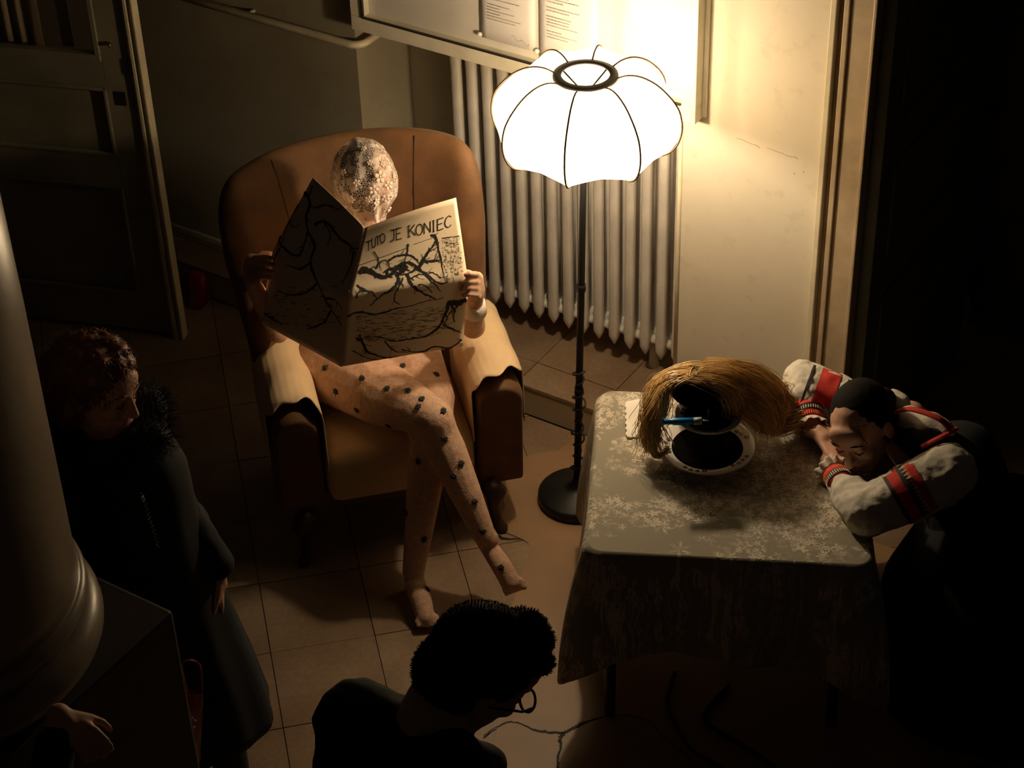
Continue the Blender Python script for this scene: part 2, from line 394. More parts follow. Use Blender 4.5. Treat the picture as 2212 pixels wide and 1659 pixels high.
# open door leaf running back from the casing
d2 = empty('door_2', W(-1.955, 5.3, 0)); d2['kind'] = 'structure'
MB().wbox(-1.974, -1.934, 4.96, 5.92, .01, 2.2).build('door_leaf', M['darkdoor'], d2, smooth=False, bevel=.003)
for z0, z1 in ((.15, .75), (.88, 1.25), (1.38, 2.1)):
    for a, b, c, d in ((5.06, 5.82, z0, z0+.02), (5.06, 5.82, z1-.02, z1), (5.06, 5.08, z0, z1), (5.80, 5.82, z0, z1)):
        MB().wbox(-1.934, -1.926, a, b, c, d).build('panel_moulding', M['darkdoor'], d2, smooth=False, bevel=.002)
hd = MB(); hd.tube([W(-1.934, 5.86, 1.05), W(-1.89, 5.86, 1.05), W(-1.885, 5.78, 1.05)], .009, n=10); hd.build('door_handle', M['iron'], d2)
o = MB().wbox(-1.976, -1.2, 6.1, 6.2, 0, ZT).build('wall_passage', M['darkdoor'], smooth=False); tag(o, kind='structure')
# pipe along left wall turning into the niche
pi = [W(-6.0, 4.905, 1.225), W(-4.6, 4.905, 1.226), W(-3.98, 4.905, 1.226), W(-3.92, 4.905, 1.226)]
pts = [W(-6.0, 4.90, 1.225), W(-3.93, 4.90, 1.226)] + [W(-3.90+.045*math.sin(t)-.03+.03, 4.945-.045*math.cos(t), 1.226) for t in [R(a) for a in range(0, 91, 10)]] + [W(-3.855, 5.24, 1.226)]
pp = MB().tube(pts, .014, n=12).build('wall_pipe', M['paint']); tag(pp, 'cream painted heating pipe along the dark wall, turning into the radiator niche', 'pipe')
for s in (-4.35, -5.1):
    MB().tube([W(s, 4.90, 1.226), W(s, 4.942, 1.226)], .008, n=8).build('pipe_bracket', M['paint'], pp)

# left door (angled), in its frame
D = V((-1.266, 6.252, 0)); da = R(-14); DD = V((math.cos(da), math.sin(da), 0)); DN = V((-math.sin(da), math.cos(da), 0))
AX = (DD, DN, V((0,0,1)))
def dbox(mb, s0, s1, n0, n1, z0, z1):
    return mb.box(D + DD*((s0+s1)/2) + DN*((n0+n1)/2) + V((0,0,(z0+z1)/2)), (abs(s1-s0), abs(n1-n0), z1-z0), AX)
d1_ = empty('door_1', D); d1_['kind'] = 'structure'
ls = -.86
for nm, a in (('stile', (-.135, -.03, 0, .04, .02, 2.1)), ('stile', (ls, ls+.10, 0, .04, .02, 2.1)), ('rail', (ls+.1, -.135, 0, .04, 1.065, 1.17)), ('rail', (ls+.1, -.135, 0, .04, .66, .785)),
              ('rail', (ls+.1, -.135, 0, .04, .02, .18)), ('rail', (ls+.1, -.135, 0, .04, 1.98, 2.1)), ('panel', (ls+.1, -.135, .016, .028, .785, 1.065)), ('panel', (ls+.1, -.135, .016, .028, .18, .66))):
    dbox(MB(), *a).build(nm, M['door'], d1_, smooth=False, bevel=.002)
for z0, z1 in ((.785, 1.065), (.18, .66)):
    for a in ((ls+.1, -.135, z0, z0+.014), (ls+.1, -.135, z1-.014, z1), (-.149, -.135, z0, z1), (ls+.1, ls+.114, z0, z1)):
        dbox(MB(), a[0], a[1], -.006, .012, a[2], a[3]).build('panel_moulding', M['door'], d1_, smooth=False, bevel=.003)
for a in ((ls+.1, -.135, 1.17, 1.195), (-.155, -.135, 1.195, 1.98), (ls+.1, ls+.12, 1.195, 1.98)):
    dbox(MB(), a[0], a[1], -.008, .03, a[2], a[3]).build('glazing_bead', M['door'], d1_, smooth=False, bevel=.003)
dbox(MB(), ls+.12, -.155, .012, .016, 1.195, 1.98).build('glass_pane', M['glass'], d1_, smooth=False)
dbox(MB(), -.30, -.255, .05, .058, 1.19, 1.98).build('curtain_rail', M['door'], d1_, smooth=False)
for (s0, s1, n0) in ((-.028, -.018, -.006), (-.018, -.004, -.016), (-.004, .010, -.006), (.010, .020, -.018)):
    dbox(MB(), s0, s1, n0, .030, 0, 2.3).build('frame_moulding', M['paint'], d1_, smooth=False, bevel=.003)
dbox(MB(), -.105, -.065, -.004, 0, 1.0, 1.055).build('lock_plate', M['iron'], d1_, smooth=False, bevel=.002)
kb = MB(); kb.ell(D+DD*-.088+DN*-.012+V((0,0,1.244)), (.008,.012,.008)); kb.build('knob', M['brass'], d1_)
MB().tube([D+DD*-.118+DN*-.006+V((0,0,1.246)), D+DD*-.09+DN*-.008+V((0,0,1.244))], .003, n=8).build('latch_bar', M['brass'], d1_)
dbox(MB(), -.034, -.016, -.014, -.004, 1.13, 1.19).build('hinge', M['iron'], d1_, smooth=False, bevel=.003)
# wall around that door
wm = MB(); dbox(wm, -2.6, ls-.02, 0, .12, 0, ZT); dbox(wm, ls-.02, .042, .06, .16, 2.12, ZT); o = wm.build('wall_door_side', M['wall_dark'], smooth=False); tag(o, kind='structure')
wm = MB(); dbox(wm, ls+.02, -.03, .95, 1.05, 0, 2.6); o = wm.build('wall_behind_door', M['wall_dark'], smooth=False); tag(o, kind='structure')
cu = MB()
cu.grid(lambda u, v: D + DD*(-.62 + .22*u) + DN*(.10+.012*math.sin(u*26)) + V((0,0,1.0+1.0*v)), 40, 4); o = cu.build('curtain', basic('pale_curtain', (.45,.36,.24), .9), solid=.002); tag(o, 'pale curtain hanging behind the glass of the panelled door', 'curtain')

# ------------------------------------------------------------------ noticeboard
nb = empty('noticeboard', W(-3.2, 4.9, 1.3), 'large glazed cream framed noticeboard on the wall above the radiator', 'noticeboard')
s0, s1, z0, z1, n0, n1 = -3.866, -2.533, 1.300, 2.25, 4.880, 4.94
for nm, a in (('frame', (s0, s1, n0, n1, z0, z0+.055)), ('frame', (s0, s1, n0, n1, z1-.055, z1)), ('frame', (s0, s0+.052, n0, n1, z0+.055, z1-.055)), ('frame', (s1-.052, s1, n0, n1, z0+.055, z1-.055))):
    MB().wbox(*a).build(nm, M['frame'], nb, smooth=False, bevel=.003)
MB().wbox(s0-.001, s1+.012, 4.925, 4.9395, z0+.004, z1).build('back_frame', M['frame'], nb, smooth=False, bevel=.002)
MB().wbox(s0+.052, s1-.052, 4.918, 4.925, z0+.055, z1-.055).build('backing', M['boardback'], nb, smooth=False)
for a in ((s0+.052, s1-.052, z0+.055, z0+.060), (s0+.052, s0+.057, z0+.055, z1-.055)):
    MB().wbox(a[0], a[1], 4.874, 4.884, a[2], a[3]).build('gasket', M['iron'], nb, smooth=False)
MB().wbox(s0+.052, s1-.052, 4.886, 4.889, z0+.055, z1-.055).build('glass_pane', M['glass'], nb, smooth=False)
def notice(sa, sb, za, zb, lab, seed):
    rn = random.Random(seed)
    p = empty('notice', W((sa+sb)/2, 4.915, za), lab, 'paper')
    p['group'] = 'printed notices on the board'
    g_ = MB(); g_.grid(lambda u, v: W(lerp(sa, sb, u)+.004*v, 4.9145-.004*math.sin(u*3.1)*(1-v)-.002*u, lerp(za, zb, v)), 8, 6); g_.build('sheet', M['sheet'], p, solid=.0006)
    k = 0; z = zb-.02
    while z > za+.07:
        L = rn.choice([.5, .3, .62, .45, .7]); 
        if rn.random() < .25: z -= .010
        pr = MB(); x = sa+.035
        while x < sa+.035+(sb-sa-.05)*L:
            wd = rn.uniform(.004, .014); pr.wbox(x, x+wd, 4.9088, 4.9091, z, z+.0022); x += wd+.002
        pr.build('text_line', M['greyink'], p, smooth=False); z -= .0105
    for q in (0, 1):
        pts = [W(sb-.09+.010*i+.002*math.sin(i*2.3), 4.9088, za+.035-.0025*i+.006*math.sin(i*1.9+q)-q*.02) for i in range(8)]
        if q == 0: MB().tube(spline(pts, 40), .0006, n=4).build('signature', M['greyink'], p)
    return p
notice(-3.357, -3.140, 1.385, 1.70, 'printed sheet on the noticeboard, left one of the pair with a signature at its foot', 1)
notice(-3.128, -2.905, 1.372, 1.70, 'printed sheet on the noticeboard, right one of the pair nearer the lamp', 2)
for (s, z, lb) in ((-3.352, 1.397, 'round white pin at the corner of the left notice'), (-3.130, 1.392, 'round white pin between the two notices')):
    q = MB(); q.ell(W(s, 4.905, z), (.009, .006, .009)); tag(q.build('pin', M['pin']), lb, 'pin', 'white pins on the board')

# ------------------------------------------------------------------ radiator
rd = empty('radiator', W(-3.1, 5.1, Z_LEDGE), 'tall cream cast iron column radiator standing in the wall niche under the noticeboard', 'radiator')
def section_mesh():
    mb = MB()
    zt, zb_ = 1.27, .26
    for n_, wd, dp in ((5.035, .019, .016), (5.10, .016, .018), (5.165, .017, .014)):   # three columns
        prof = [(zb_-.035, .15), (zb_-.018, .6), (zb_, 1.0), (zb_+.05, 1.05), (zb_+.10, .95), (zt-.1, .95), (zt-.03, 1.1), (zt, .8), (zt+.01, .3)]
        ring = []; nn = 12
        for z, k in prof:
            for j in range(nn):
                a = 2*math.pi*j/nn; ca, sa_ = math.cos(a), math.sin(a)
                e = .55; xx = abs(ca)**e*(1 if ca > 0 else -1); yy = abs(sa_)**e*(1 if sa_ > 0 else -1)
                ring.append(W(xx*wd*k, n_ + yy*dp*k, z))
        fs = [(i*nn+j, i*nn+(j+1) % nn, (i+1)*nn+(j+1) % nn, (i+1)*nn+j) for i in range(len(prof)-1) for j in range(nn)]
        fs += [tuple(range(nn-1, -1, -1)), tuple(range((len(prof)-1)*nn, len(prof)*nn))]
        mb.add(ring, fs)
    for z in (zb_+.035, zt-.04):       # hubs joining sections and columns
        mb.tube([W(-.031, 5.10, z), W(.031, 5.10, z)], .028, n=14)
        mb.tube([W(0, 5.03, z), W(0, 5.17, z)], [.016, .016], n=12)
        mb.tube([W(-.031, 5.055, z-.01), W(.031, 5.055, z-.01)], .017, n=12)
    mb.wbox(-.004, .004, 5.03, 5.17, zb_, zt)
    return mb
base = None
for k in range(15):
    s = -3.545 + .0635*k
    if base is None:
        base = section_mesh().build('section', M['rad'], None)
        me = base.data; bpy.data.objects.remove(base)
        off_ = -rootloc(rd)
    o = bpy.data.objects.new('section', me); C.objects.link(o); o.parent = rd; o.location = off_ + WD*s
    base = o
for s in (-3.545+.0635, -3.545+.0635*12):
    MB().tube([W(s, 5.10, Z_LEDGE), W(s, 5.10, .27)], [.020, .014], n=10).build('foot', M['rad'], rd)

# ------------------------------------------------------------------ smooth brown floor patch with painted cracks
pt = [(0.26,5.60),(0.22,5.578),(0.183,5.509),(0.153,5.476),(0.112,5.47),(0.063,5.458),(0.01,5.432),(-0.02,5.395),(-0.06,5.34),(-0.03,5.269),(-0.042,5.226),(-0.04,5.172),(-0.059,5.129),(-0.06,5.07),(0.027,5.002),(0.038,4.966),(0.032,4.921),(0.013,4.876),(-0.014,4.733),(-0.05,4.606),(-0.067,4.461),(-0.062,4.302),(-0.101,4.005),(-0.13,3.76),(-.15,2.3),(2.6,2.3),(2.6,4.5)]
sp = spline([(x, y, 0) for x, y in pt[:-3]], 120)
n_l = [p for p in sp] + [V((-.15, 2.3, 0)), V((2.3, 2.3, 0)), V((2.3, 4.15, 0))]
n_l = clip(n_l, lambda p: N_LEDGE-.003-p.dot(WN))
pa = MB().prism(n_l, .0008, .004).build('floor_patch', M['patch'], smooth=False); tag(pa, 'smooth brown patch with wavy edge over the stone tiles under lamp and table', 'floor patch')
def crack(pts, wds, nm='crack', z=.0042, par=pa):
    s_ = spline([(x, y, z) for x, y in pts], len(pts)*8); n = len(s_); v = []
    for i, p in enumerate(s_):
        d = (s_[min(i+1, n-1)]-s_[max(i-1, 0)]); d.z = 0; d.normalize(); q = V((-d.y, d.x, 0))
        k = i/(n-1)*(len(wds)-1); a = int(min(k, len(wds)-2)); wd = lerp(wds[a], wds[a+1], k-a)*random.uniform(.6, 1.3)
        j = V((random.uniform(-.002,.002), random.uniform(-.002,.002), 0))
        v += [p+q*wd/2+j, p-q*wd/2+j, p+q*wd/2+j+V((0,0,.0008)), p-q*wd/2+j+V((0,0,.0008))]
    fs = []
    for i in range(n-1):
        a = i*4; b = a+4; fs += [(a+2, a+3, b+3, b+2), (a, b, b+1, a+1), (a, a+2, b+2, b), (a+1, b+1, b+3, a+3)]
    return MB().add(v, fs).build(nm, M['ink'], par, smooth=False)
crack([(-.12,4.13),(-.068,4.171),(-.029,4.181),(.039,4.144),(.115,4.131),(.15,4.15),(.193,4.174),(.278,4.195),(.36,4.176),(.411,4.108),(.496,3.994)], [.004,.005,.006,.010,.014,.006,.004,.003,.003])
crack([(.118,4.131),(.105,4.10),(.109,4.085),(.098,4.03),(.096,3.985),(.09,3.92)], [.014,.009,.006,.007,.005])
crack([(-.068,5.06),(-.055,5.025),(-.03,5.015),(.016,5.012)], [.004,.008,.006,.002])
def cable(pts, r_, lab, z=.012):
    s_ = spline([(x, y, z) for x, y in pts], len(pts)*8); o = MB().tube(s_, r_, n=8).build('cable', M['rubber']); tag(o, lab, 'cable', 'cables on the floor'); return o
cable([(.47,4.36),(.445,4.278),(.436,4.22),(.465,4.105),(.5,4.03),(.556,3.982),(.62,3.90)], .006, 'black cable on the dark floor below the tablecloth, nearer the painted crack')
cable([(.63,4.30),(.575,4.233),(.54,4.168),(.57,4.12),(.614,4.08),(.688,4.003),(.735,3.947),(.80,3.85)], .007, 'black cable looping on the dark floor under the middle of the table')
cable([(1.05,3.80),(1.2,3.87),(1.32,3.93),(1.42,3.97)], .006, 'black cable at the bottom right corner of the floor')

# ------------------------------------------------------------------ floor lamp
LX, LY = .21, 5.207
lamp = empty('floor_lamp', (LX, LY, 0), 'tall black floor lamp with a glowing white petal shaped fabric shade', 'lamp')
MB().lathe([(0, .0045), (.128, .0045), (.134, .012), (.134, .036), (.126, .044), (.05, .060), (.022, .075), (.014, .10), (0, .10)], (LX, LY, 0), 48).build('base', M['black'], lamp)
TOP = V((.246, 5.207, 1.60)); B0 = V((LX, LY, .09))
MB().tube([B0, lerp(B0, TOP, .5), lerp(B0, TOP, .90)], [.0125, .0115, .0095], n=16).build('pole', M['black'], lamp)
MB().tube([lerp(B0, TOP, .89), lerp(B0, TOP, .93)], [.018, .018], n=16).build('socket', M['black'], lamp)
for k in (.25, .52):
    MB().tube([lerp(B0, TOP, k-.008), lerp(B0, TOP, k+.008)], .0150, n=16).build('pole_joint', M['black'], lamp)
cord = [lerp(B0, TOP, .02+.29*i/90) + V((math.cos(i*.62), math.sin(i*.62), 0))*(.017+.006*math.sin(i*.23)) for i in range(91)]
MB().tube(cord, .0036, n=6).build('cord', M['rubber'], lamp)
bc = lerp(B0, TOP, .90) + V((0, 0, .03))
MB().ell(bc, (.032, .032, .042), nu=12, nv=8).build('bulb', M['bulb'], lamp)
RC = V((.246, 5.207, 0)); prof = [(.092, 1.622), (.125, 1.634), (.165, 1.632), (.21, 1.611), (.25, 1.574), (.277, 1.535), (.287, 1.48), (.278, 1.43), (.255, 1.395), (.225, 1.378)]
prof_s = [(p.x, p.z) for p in spline([(a, 0, b) for a, b in prof], 36)]
RA = [R(-15-45*k) for k in range(8)]
def shade_pt(u, v):
    a = u*2*math.pi; f = v*(len(prof_s)-1); i = int(min(f, len(prof_s)-2)); f -= i
    r_ = lerp(prof_s[i][0], prof_s[i+1][0], f); z = lerp(prof_s[i][1], prof_s[i+1][1], f)
    m_ = (math.degrees(a)+15) % 45 - 22.5
    k = math.cos(R(22.5))/math.cos(R(m_)); k = lerp(1, k, min(1, v*2.2)); 
    edge = (1-abs(m_)/22.5)
    z += .020*edge**.7*max(0, v-.55)/.45 - .012*edge*math.sin(min(1, v*1.6)*math.pi)
    return RC + V((math.cos(a)*r_*k, math.sin(a)*r_*k, z))
sh = MB(); sh.grid(shade_pt, 128, 37, closeu=True); sh.build('shade', M['shade'], lamp, recalc=False)
gimp = basic('gold_braid', (.16, .11, .05), .8, var=.3, ns=120)
for k in range(8):
    a = R(-15+45*k); pts = []
    for i, (r_, z) in enumerate(prof_s): 
        pts.append(RC + V((math.cos(a)*(r_+.003), math.sin(a)*(r_+.003), z + (.002 if i < 18 else 0))))
    MB().tube(pts, .0028, n=7).build('rib_braid', gimp, lamp)
rg_ = MB(); rg_.lathe([(.072, 1.622), (.072, 1.629), (.096, 1.627), (.097, 1.618), (.072, 1.622)], RC, 48); rg_.build('top_ring', basic('grey_ring', (.06, .05, .045), .6, var=0), lamp)
for k in range(3):
    a = R(30+120*k); MB().tube([V((TOP.x, TOP.y, 1.56)), RC+V((math.cos(a)*.074, math.sin(a)*.074, 1.622))], .0025, n=6).build('spider_arm', M['black'], lamp)
MB().tube([lerp(B0, TOP, .93)+V((.035, 0, 0)), V((TOP.x+.036, TOP.y, 1.5)), V((TOP.x, TOP.y, 1.563))], .002, n=6).build('harp', M['black'], lamp)

# ------------------------------------------------------------------ armchair
CO = V((-.379, 5.0, 0)); CDX = V((.978, .206, 0)); CDY = V((-.206, .978, 0))
def Q(x, y, z=0): return CO + CDX*x + CDY*y + V((0, 0, z))
ch = empty('armchair', Q(0, .35, 0), 'brown velour wing armchair with beige cloth covers over seat and arms', 'armchair')
def back_surf(off):
    def fn(u, v):
        t = u*2-1; top = 1.205 - .035*abs(t)**2.5 + .02*t - .12*(max(0, abs(t)-.70)/.30)**2
        z = lerp(.25, top, v); hw = .335 + (.095 if t < 0 else .055)*v**1.3
        x = hw*math.sin(t*math.pi/2*.98); curl = (1-math.cos(t*math.pi/2))
        y = .56 + .12*v - (.30-.06*v)*curl
        nrm = V((math.sin(t*1.2), -.75, 0)).normalized() if False else V((-math.sin(t*1.25), -math.cos(t*1.25), 0))
        e = min(1, (1-v)*5)**.5; e2 = min(1, (1-abs(t))*7)**.5
        th = off*(.25+.75*e)*(.3+.7*e2)
        # tufting on the inside
        return Q(x + nrm.x*th, y + nrm.y*th, z)
    return fn
bk = MB(); nu, nv = 49, 30
bk.grid(back_surf(.055), nu, nv); bk.grid(back_surf(-.055), nu, nv)
n1_ = nu*nv
edge_ = [i for i in range(nu)] + [j*nu+nu-1 for j in range(1, nv)] + [(nv-1)*nu+i for i in range(nu-2, -1, -1)] + [j*nu for j in range(nv-2, 0, -1)]
bk.f += [(edge_[i], edge_[(i+1) % len(edge_)], edge_[(i+1) % len(edge_)]+n1_, edge_[i]+n1_) for i in range(len(edge_))]
bk.build('backrest', M['velvet'], ch, subsurf=1)
for t_ in (-.42, .42):
    pts = []
    for i in range(20):
        p = back_surf(.056)((t_+1)/2, .4+.6*i/19*.98); pts.append(p)
    MB().tube(pts, .0014, n=6).build('seam', M['darkwood'], ch)
def arm_poly(sx, grow, zb, top=.600):      # rounded arm cross section (x,z)
    xi, xo = (.235-grow, .385+grow) if sx < 0 else (.275-grow, .43+grow); c = (xi+xo)/2; r_ = (xo-xi)/2; pts = [(xi, zb)]
    for i in range(13):
        a = math.pi - math.pi*i/12; pts.append((c+r_*math.cos(a), top-.035+(r_*.85+grow)*math.sin(a)))
    pts.append((xo, zb)); return [(sx*x, z) for x, z in pts]
for sx in (-1, 1):
    am = MB(); po = arm_poly(sx, 0, .17, .560); v = []
    ys = [.0, .03, .5]
    for y in ys:
        for x, z in po:
            k = 1 if y > 0 else .9; cx_ = sx*(.31 if sx < 0 else .352); v.append(Q(cx_+(x-cx_)*k, y + .04*(1-(z-.17)/.5), z*(1 if y > 0 else 1)-(.01 if y == 0 and z > .5 else 0)))
    n = len(po); fs = [(i*n+j, i*n+(j+1) % n, (i+1)*n+(j+1) % n, (i+1)*n+j) for i in range(len(ys)-1) for j in range(n)]
    fs += [tuple(range(n)), tuple(range((len(ys)-1)*n, len(ys)*n))]
    am.add(v, fs).build('armrest', M['velvet'], ch, bevel=.008)
    # loose cloth sleeve over the arm
    def cov(u, v, sx=sx):
        po = arm_poly(sx, .014, .36, .578); L = len(po)-1; f = u*L; i = int(min(f, L-1)); f -= i
        x = lerp(po[i][0], po[i+1][0], f); z = lerp(po[i][1], po[i+1][1], f)
        cut = .015 + .018*math.sin(u*9+sx) + .012*math.sin(u*23) + (.10*u**3 if sx > 0 else .06*u)   # ragged front edge
        y = lerp(-.01+cut, .47, v); 
        return Q(x, y, z + .004*math.sin(v*14+u*6) + (.015*(1-v)))
    cv = MB(); cv.grid(cov, 60, 30); cv.build('arm_cover', M['cover'], ch, solid=.003)
st = MB(); st.add([Q(x, y, z) for x in (-.228, .268) for y in (.02, .50) for z in (.20, .405)], [(0,1,3,2),(4,6,7,5),(0,4,5,1),(2,3,7,6),(0,2,6,4),(1,5,7,3)])
me = modded(st.mesh(), bevel=.045); 
for v in me.vertices: v.co.z += .006*mnoise.noise(v.co*9)
link('seat', me, M['cover'], ch)
MB().add([Q(x, y, z) for x in (-.30, .34) for y in (.05, .55) for z in (.17, .25)], [(0,1,3,2),(4,6,7,5),(0,4,5,1),(2,3,7,6),(0,2,6,4),(1,5,7,3)]).build('seat_frame', M['velvet'], ch, smooth=False, bevel=.01)
for sx in (-1, 1):
    MB().tube([Q(sx*.30, .045, .18), Q(sx*.325, .02, .14), Q(sx*.318, .03, .09), Q(sx*.322, .015, .035), Q(sx*.335, -.005, .012), Q(sx*.335, -.008, .0012)], [.034, .034, .022, .016, .022, .020], n=14).build('leg', M['darkwood'], ch)
    MB().tube([Q(sx*.27, .52, .18), Q(sx*.275, .56, .09), Q(sx*.285, .60, .0012)], [.026, .022, .016], n=12).build('leg', M['darkwood'], ch)

# ------------------------------------------------------------------ generic hand and head
def hand_chains(wrist, d, up, thumb, curl=.5, sc=1.0, spread=1.0):
    """wrist point, direction of fingers d, up = back of hand normal, thumb = sideways direction of the thumb"""
    d = V(d).normalized(); th = V(thumb); th = (th - d*th.dot(d)).normalized(); up_ = th.cross(d).normalized()
    if up_.dot(V(up)) < 0: up_ = -up_
    w = V(wrist); ch_ = [[(w, .024*sc), (w + d*.03*sc, .024*sc)]]
    for k, (off, ln) in enumerate(((.030, .074), (.010, .082), (-.010, .076), (-.029, .060))):
        a = w + d*.02*sc + th*off*.5*sc; b = w + d*.085*sc + th*off*sc*spread
        ch_.append([(a, .014*sc), (b, .0105*sc)])
        p = b; dr = (d + th*off*3*spread).normalized(); c = curl*(.8+.15*k); seq = [(p, .0100*sc)]
        for j, fr_ in enumerate((.45, .30, .25)):
            an = c*(j+.6)*.9; dd = (dr*math.cos(an) - up_*math.sin(an)).normalized(); p = p + dd*ln*fr_*sc; seq.append((p, (.0088, .0080, .0068)[j]*sc))
        ch_.append(seq)
    a = w + d*.025*sc + th*.020*sc; b = w + d*.052*sc + th*.045*sc - up_*.008*sc; c = b + (d*.8+th*.5-up_*.3).normalized()*.032*sc; e = c + (d*1.0+th*.1-up_*.4).normalized()*.026*sc
    ch_.append([(a, .016*sc), (b, .012*sc), (c, .0100*sc), (e, .0080*sc)])
    return ch_
def head_shape(c, f, up, sc=1.0):
    f = V(f).normalized(); up = V(up); up = (up - f*up.dot(f)).normalized(); r_ = f.cross(up).normalized(); c = V(c); ax = (r_, f, up)
    def p(a, b, d): return c + r_*a*sc + f*b*sc + up*d*sc
    es = [(p(0, -.01, .03), (.074*sc, .094*sc, .088*sc), ax), (p(0, .022, -.035), (.058*sc, .066*sc, .082*sc), ax), (p(0, .055, -.092), (.028*sc, .026*sc, .022*sc), ax),
          (p(0, .082, .022), (.050*sc, .012*sc, .012*sc), ax), (p(0, .072, .045), (.052*sc, .022*sc, .035*sc), ax),
          (p(.036, .062, -.025), (.022*sc, .022*sc, .020*sc), ax), (p(-.036, .062, -.025), (.022*sc, .022*sc, .020*sc), ax),
          (p(.030, .076, .003), (.014*sc, .011*sc, .010*sc), ax), (p(-.030, .076, .003), (.014*sc, .011*sc, .010*sc), ax),
          (p(0, .086, -.058), (.022*sc, .010*sc, .008*sc), ax), (p(0, .085, -.069), (.018*sc, .010*sc, .007*sc), ax),
          (p(.074, -.008, -.012), (.009*sc, .018*sc, .030*sc), ax), (p(-.074, -.008, -.012), (.009*sc, .018*sc, .030*sc), ax)]
    chs = [[(p(0, .088, .015), .008*sc), (p(0, .100, -.010), .010*sc), (p(0, .108, -.030), .0125*sc)], [(p(.012, .092, -.034), .009*sc), (p(-.012, .092, -.034), .009*sc)]]
    return chs, es, p, ax
def face_bits(p, ax, sc, parent, brow='darkhair', open_=False):
    for s in (-1, 1):
        MB().tube([p(s*.014, .090, .026), p(s*.030, .090, .031), p(s*.048, .080, .026)], [.0028*sc, .0034*sc, .0018*sc], n=6, flat=.6).build('eyebrow', M[brow], parent)
        MB().tube([p(s*.016, .0865, .000), p(s*.030, .0885, -.005), p(s*.043, .082, -.001)], [.0012*sc, .0020*sc, .0012*sc], n=6).build('eyelash', M['darkhair'], parent)
    MB().ell(p(0, .0925, -.0585), (.020*sc, .006*sc, .005*sc), ax).build('lips', M['lip'], parent)

# ------------------------------------------------------------------ seated reader
rdr = empty('person', (-.42, 5.2, 0), 'person in spotted knitted body stocking and white lace hood reading in the armchair', 'person')
kneeT, ankT = V((-.250, 4.93, .585)), V((-.105, 4.775, .235))
hipT = V((-.575, 5.30, .535)); hipS = V((-.345, 5.33, .53)); kneeS = V((-.262, 4.955, .485)); ankS = at(893, 1235, .10)
heelS = ankS + V((0, .02, -.055))
toeT = V((-.012, 4.672, .085)); toeS = V((ankS.x+.045, ankS.y-.17, .026))
hc = V((-.436, 5.372, 1.19)); hf = V((.30, -.80, -.52)); hu = V((.12, -.35, 1))
hch, hes, hp, hax = head_shape(hc, hf, hu, 1.06)
elR = V((-.118, 5.22, .73)); wrR = Y(1026, 655, 5.165); shR = V((-.29, 5.37, .91)); shL = V((-.64, 5.38, .94)); elL = Y(600, 715, 5.25); wrL = Y(545, 610, 5.22)
chs = [
 [(V((-.57, 5.37, .53)), .115), (V((-.36, 5.37, .53)), .115)],
 [(V((-.465, 5.38, .55)), .14), (V((-.465, 5.43, .70)), .115), (V((-.46, 5.43, .84)), .115), (V((-.46, 5.41, .94)), .075), (V((-.445, 5.40, 1.08)), .048), (hc, .05)],
 [(shL, .058), (V((-.46, 5.41, .93)), .07), (shR, .054)],
 [(V((-.36, 5.40, .82)), .06), (V((-.57, 5.40, .82)), .06)],
 [(hipT+V((-.01,0,0)), .130), (lerp(hipT, kneeT, .5)+V((-.01,0,-.005)), .106), (lerp(hipT, kneeT, .85), .076), (kneeT, .066), (kneeT+V((.015,-.01,-.05)), .062), (lerp(kneeT, ankT, .3)+V((-.006,.012,0)), .064), (lerp(kneeT, ankT, .65), .050), (ankT, .037), (ankT+V((.01,.0,-.02)), .037)],
 [(hipS, .120), (lerp(hipS, kneeS, .5)+V((.02,0,0)), .098), (kneeS, .066), (lerp(kneeS, ankS, .3)+V((0,.02,0)), .061), (lerp(kneeS, ankS, .65), .048), (ankS, .036), (heelS, .031)],
 [(ankT+V((0,.012,-.035)), .028), (lerp(ankT, toeT, .55)+V((.0,0,.0)), .033), (lerp(ankT, toeT, .85), .033)],
 [(ankS+V((0,-.01,-.03)), .034), (lerp(ankS, toeS, .5)+V((0,0,-.003)), .036), (lerp(ankS, toeS, .85)+V((0,0,-.005)), .030)],
 [(shR, .055), (elR, .040), (wrR, .026)], [(shL, .055), (elL, .040), (wrL, .026)],
]
# toes
for (an, to, up_) in ((ankT, toeT, V((.3,-.6,.5))), (ankS, toeS, V((0,0,1)))):
    d_ = (to-an).normalized(); sd = d_.cross(up_).normalized()
    for k in range(5):
        o_ = (k-2)*.0155; ln = (.026, .024, .022, .019, .016)[k if an is ankS else k]
        b_ = to + sd*o_ - d_*.02; chs.append([(b_, .0115 if k == 0 else .0080), (b_+d_*ln, .0100 if k == 0 else .0070)])
# right hand: fingers wrapped over the edge of the page
def fing(mb_l, y, x0, x1, Yf):
    mb_l.append([(Y(x0+10, y+6, Yf+.035), .0105), (Y(x0+4, y, Yf+.010), .0098), (Y((x0+x1)/2, y-1, Yf-.014), .0092), (Y(x1, y+2, Yf-.015), .0080)])
hl = []
hl.append([(wrR, .026), (Y(1030, 625, 5.14), .026), (Y(1031, 600, 5.13), .020)])
for y, x1 in ((592, 1006), (608, 999), (622, 998), (636, 1001)): fing(hl, y, 1024, x1, 5.086)
hl.append([(Y(1028, 600, 5.14), .012), (Y(1014, 590, 5.125), .011), (Y(1000, 586, 5.122), .009)])
wrL = Y(545, 612, 5.29); hl2 = [[(wrL, .026), (Y(541, 585, 5.28), .026), (Y(543, 560, 5.265), .020)]]
for y, x1 in ((556, 588), (570, 592), (585, 590), (598, 584)):
    hl2.append([(Y(545, y+6, 5.265), .011), (Y(556, y, 5.245), .0098), (Y(572, y-1, 5.216), .0092), (Y(x1, y+2, 5.205), .0080)])
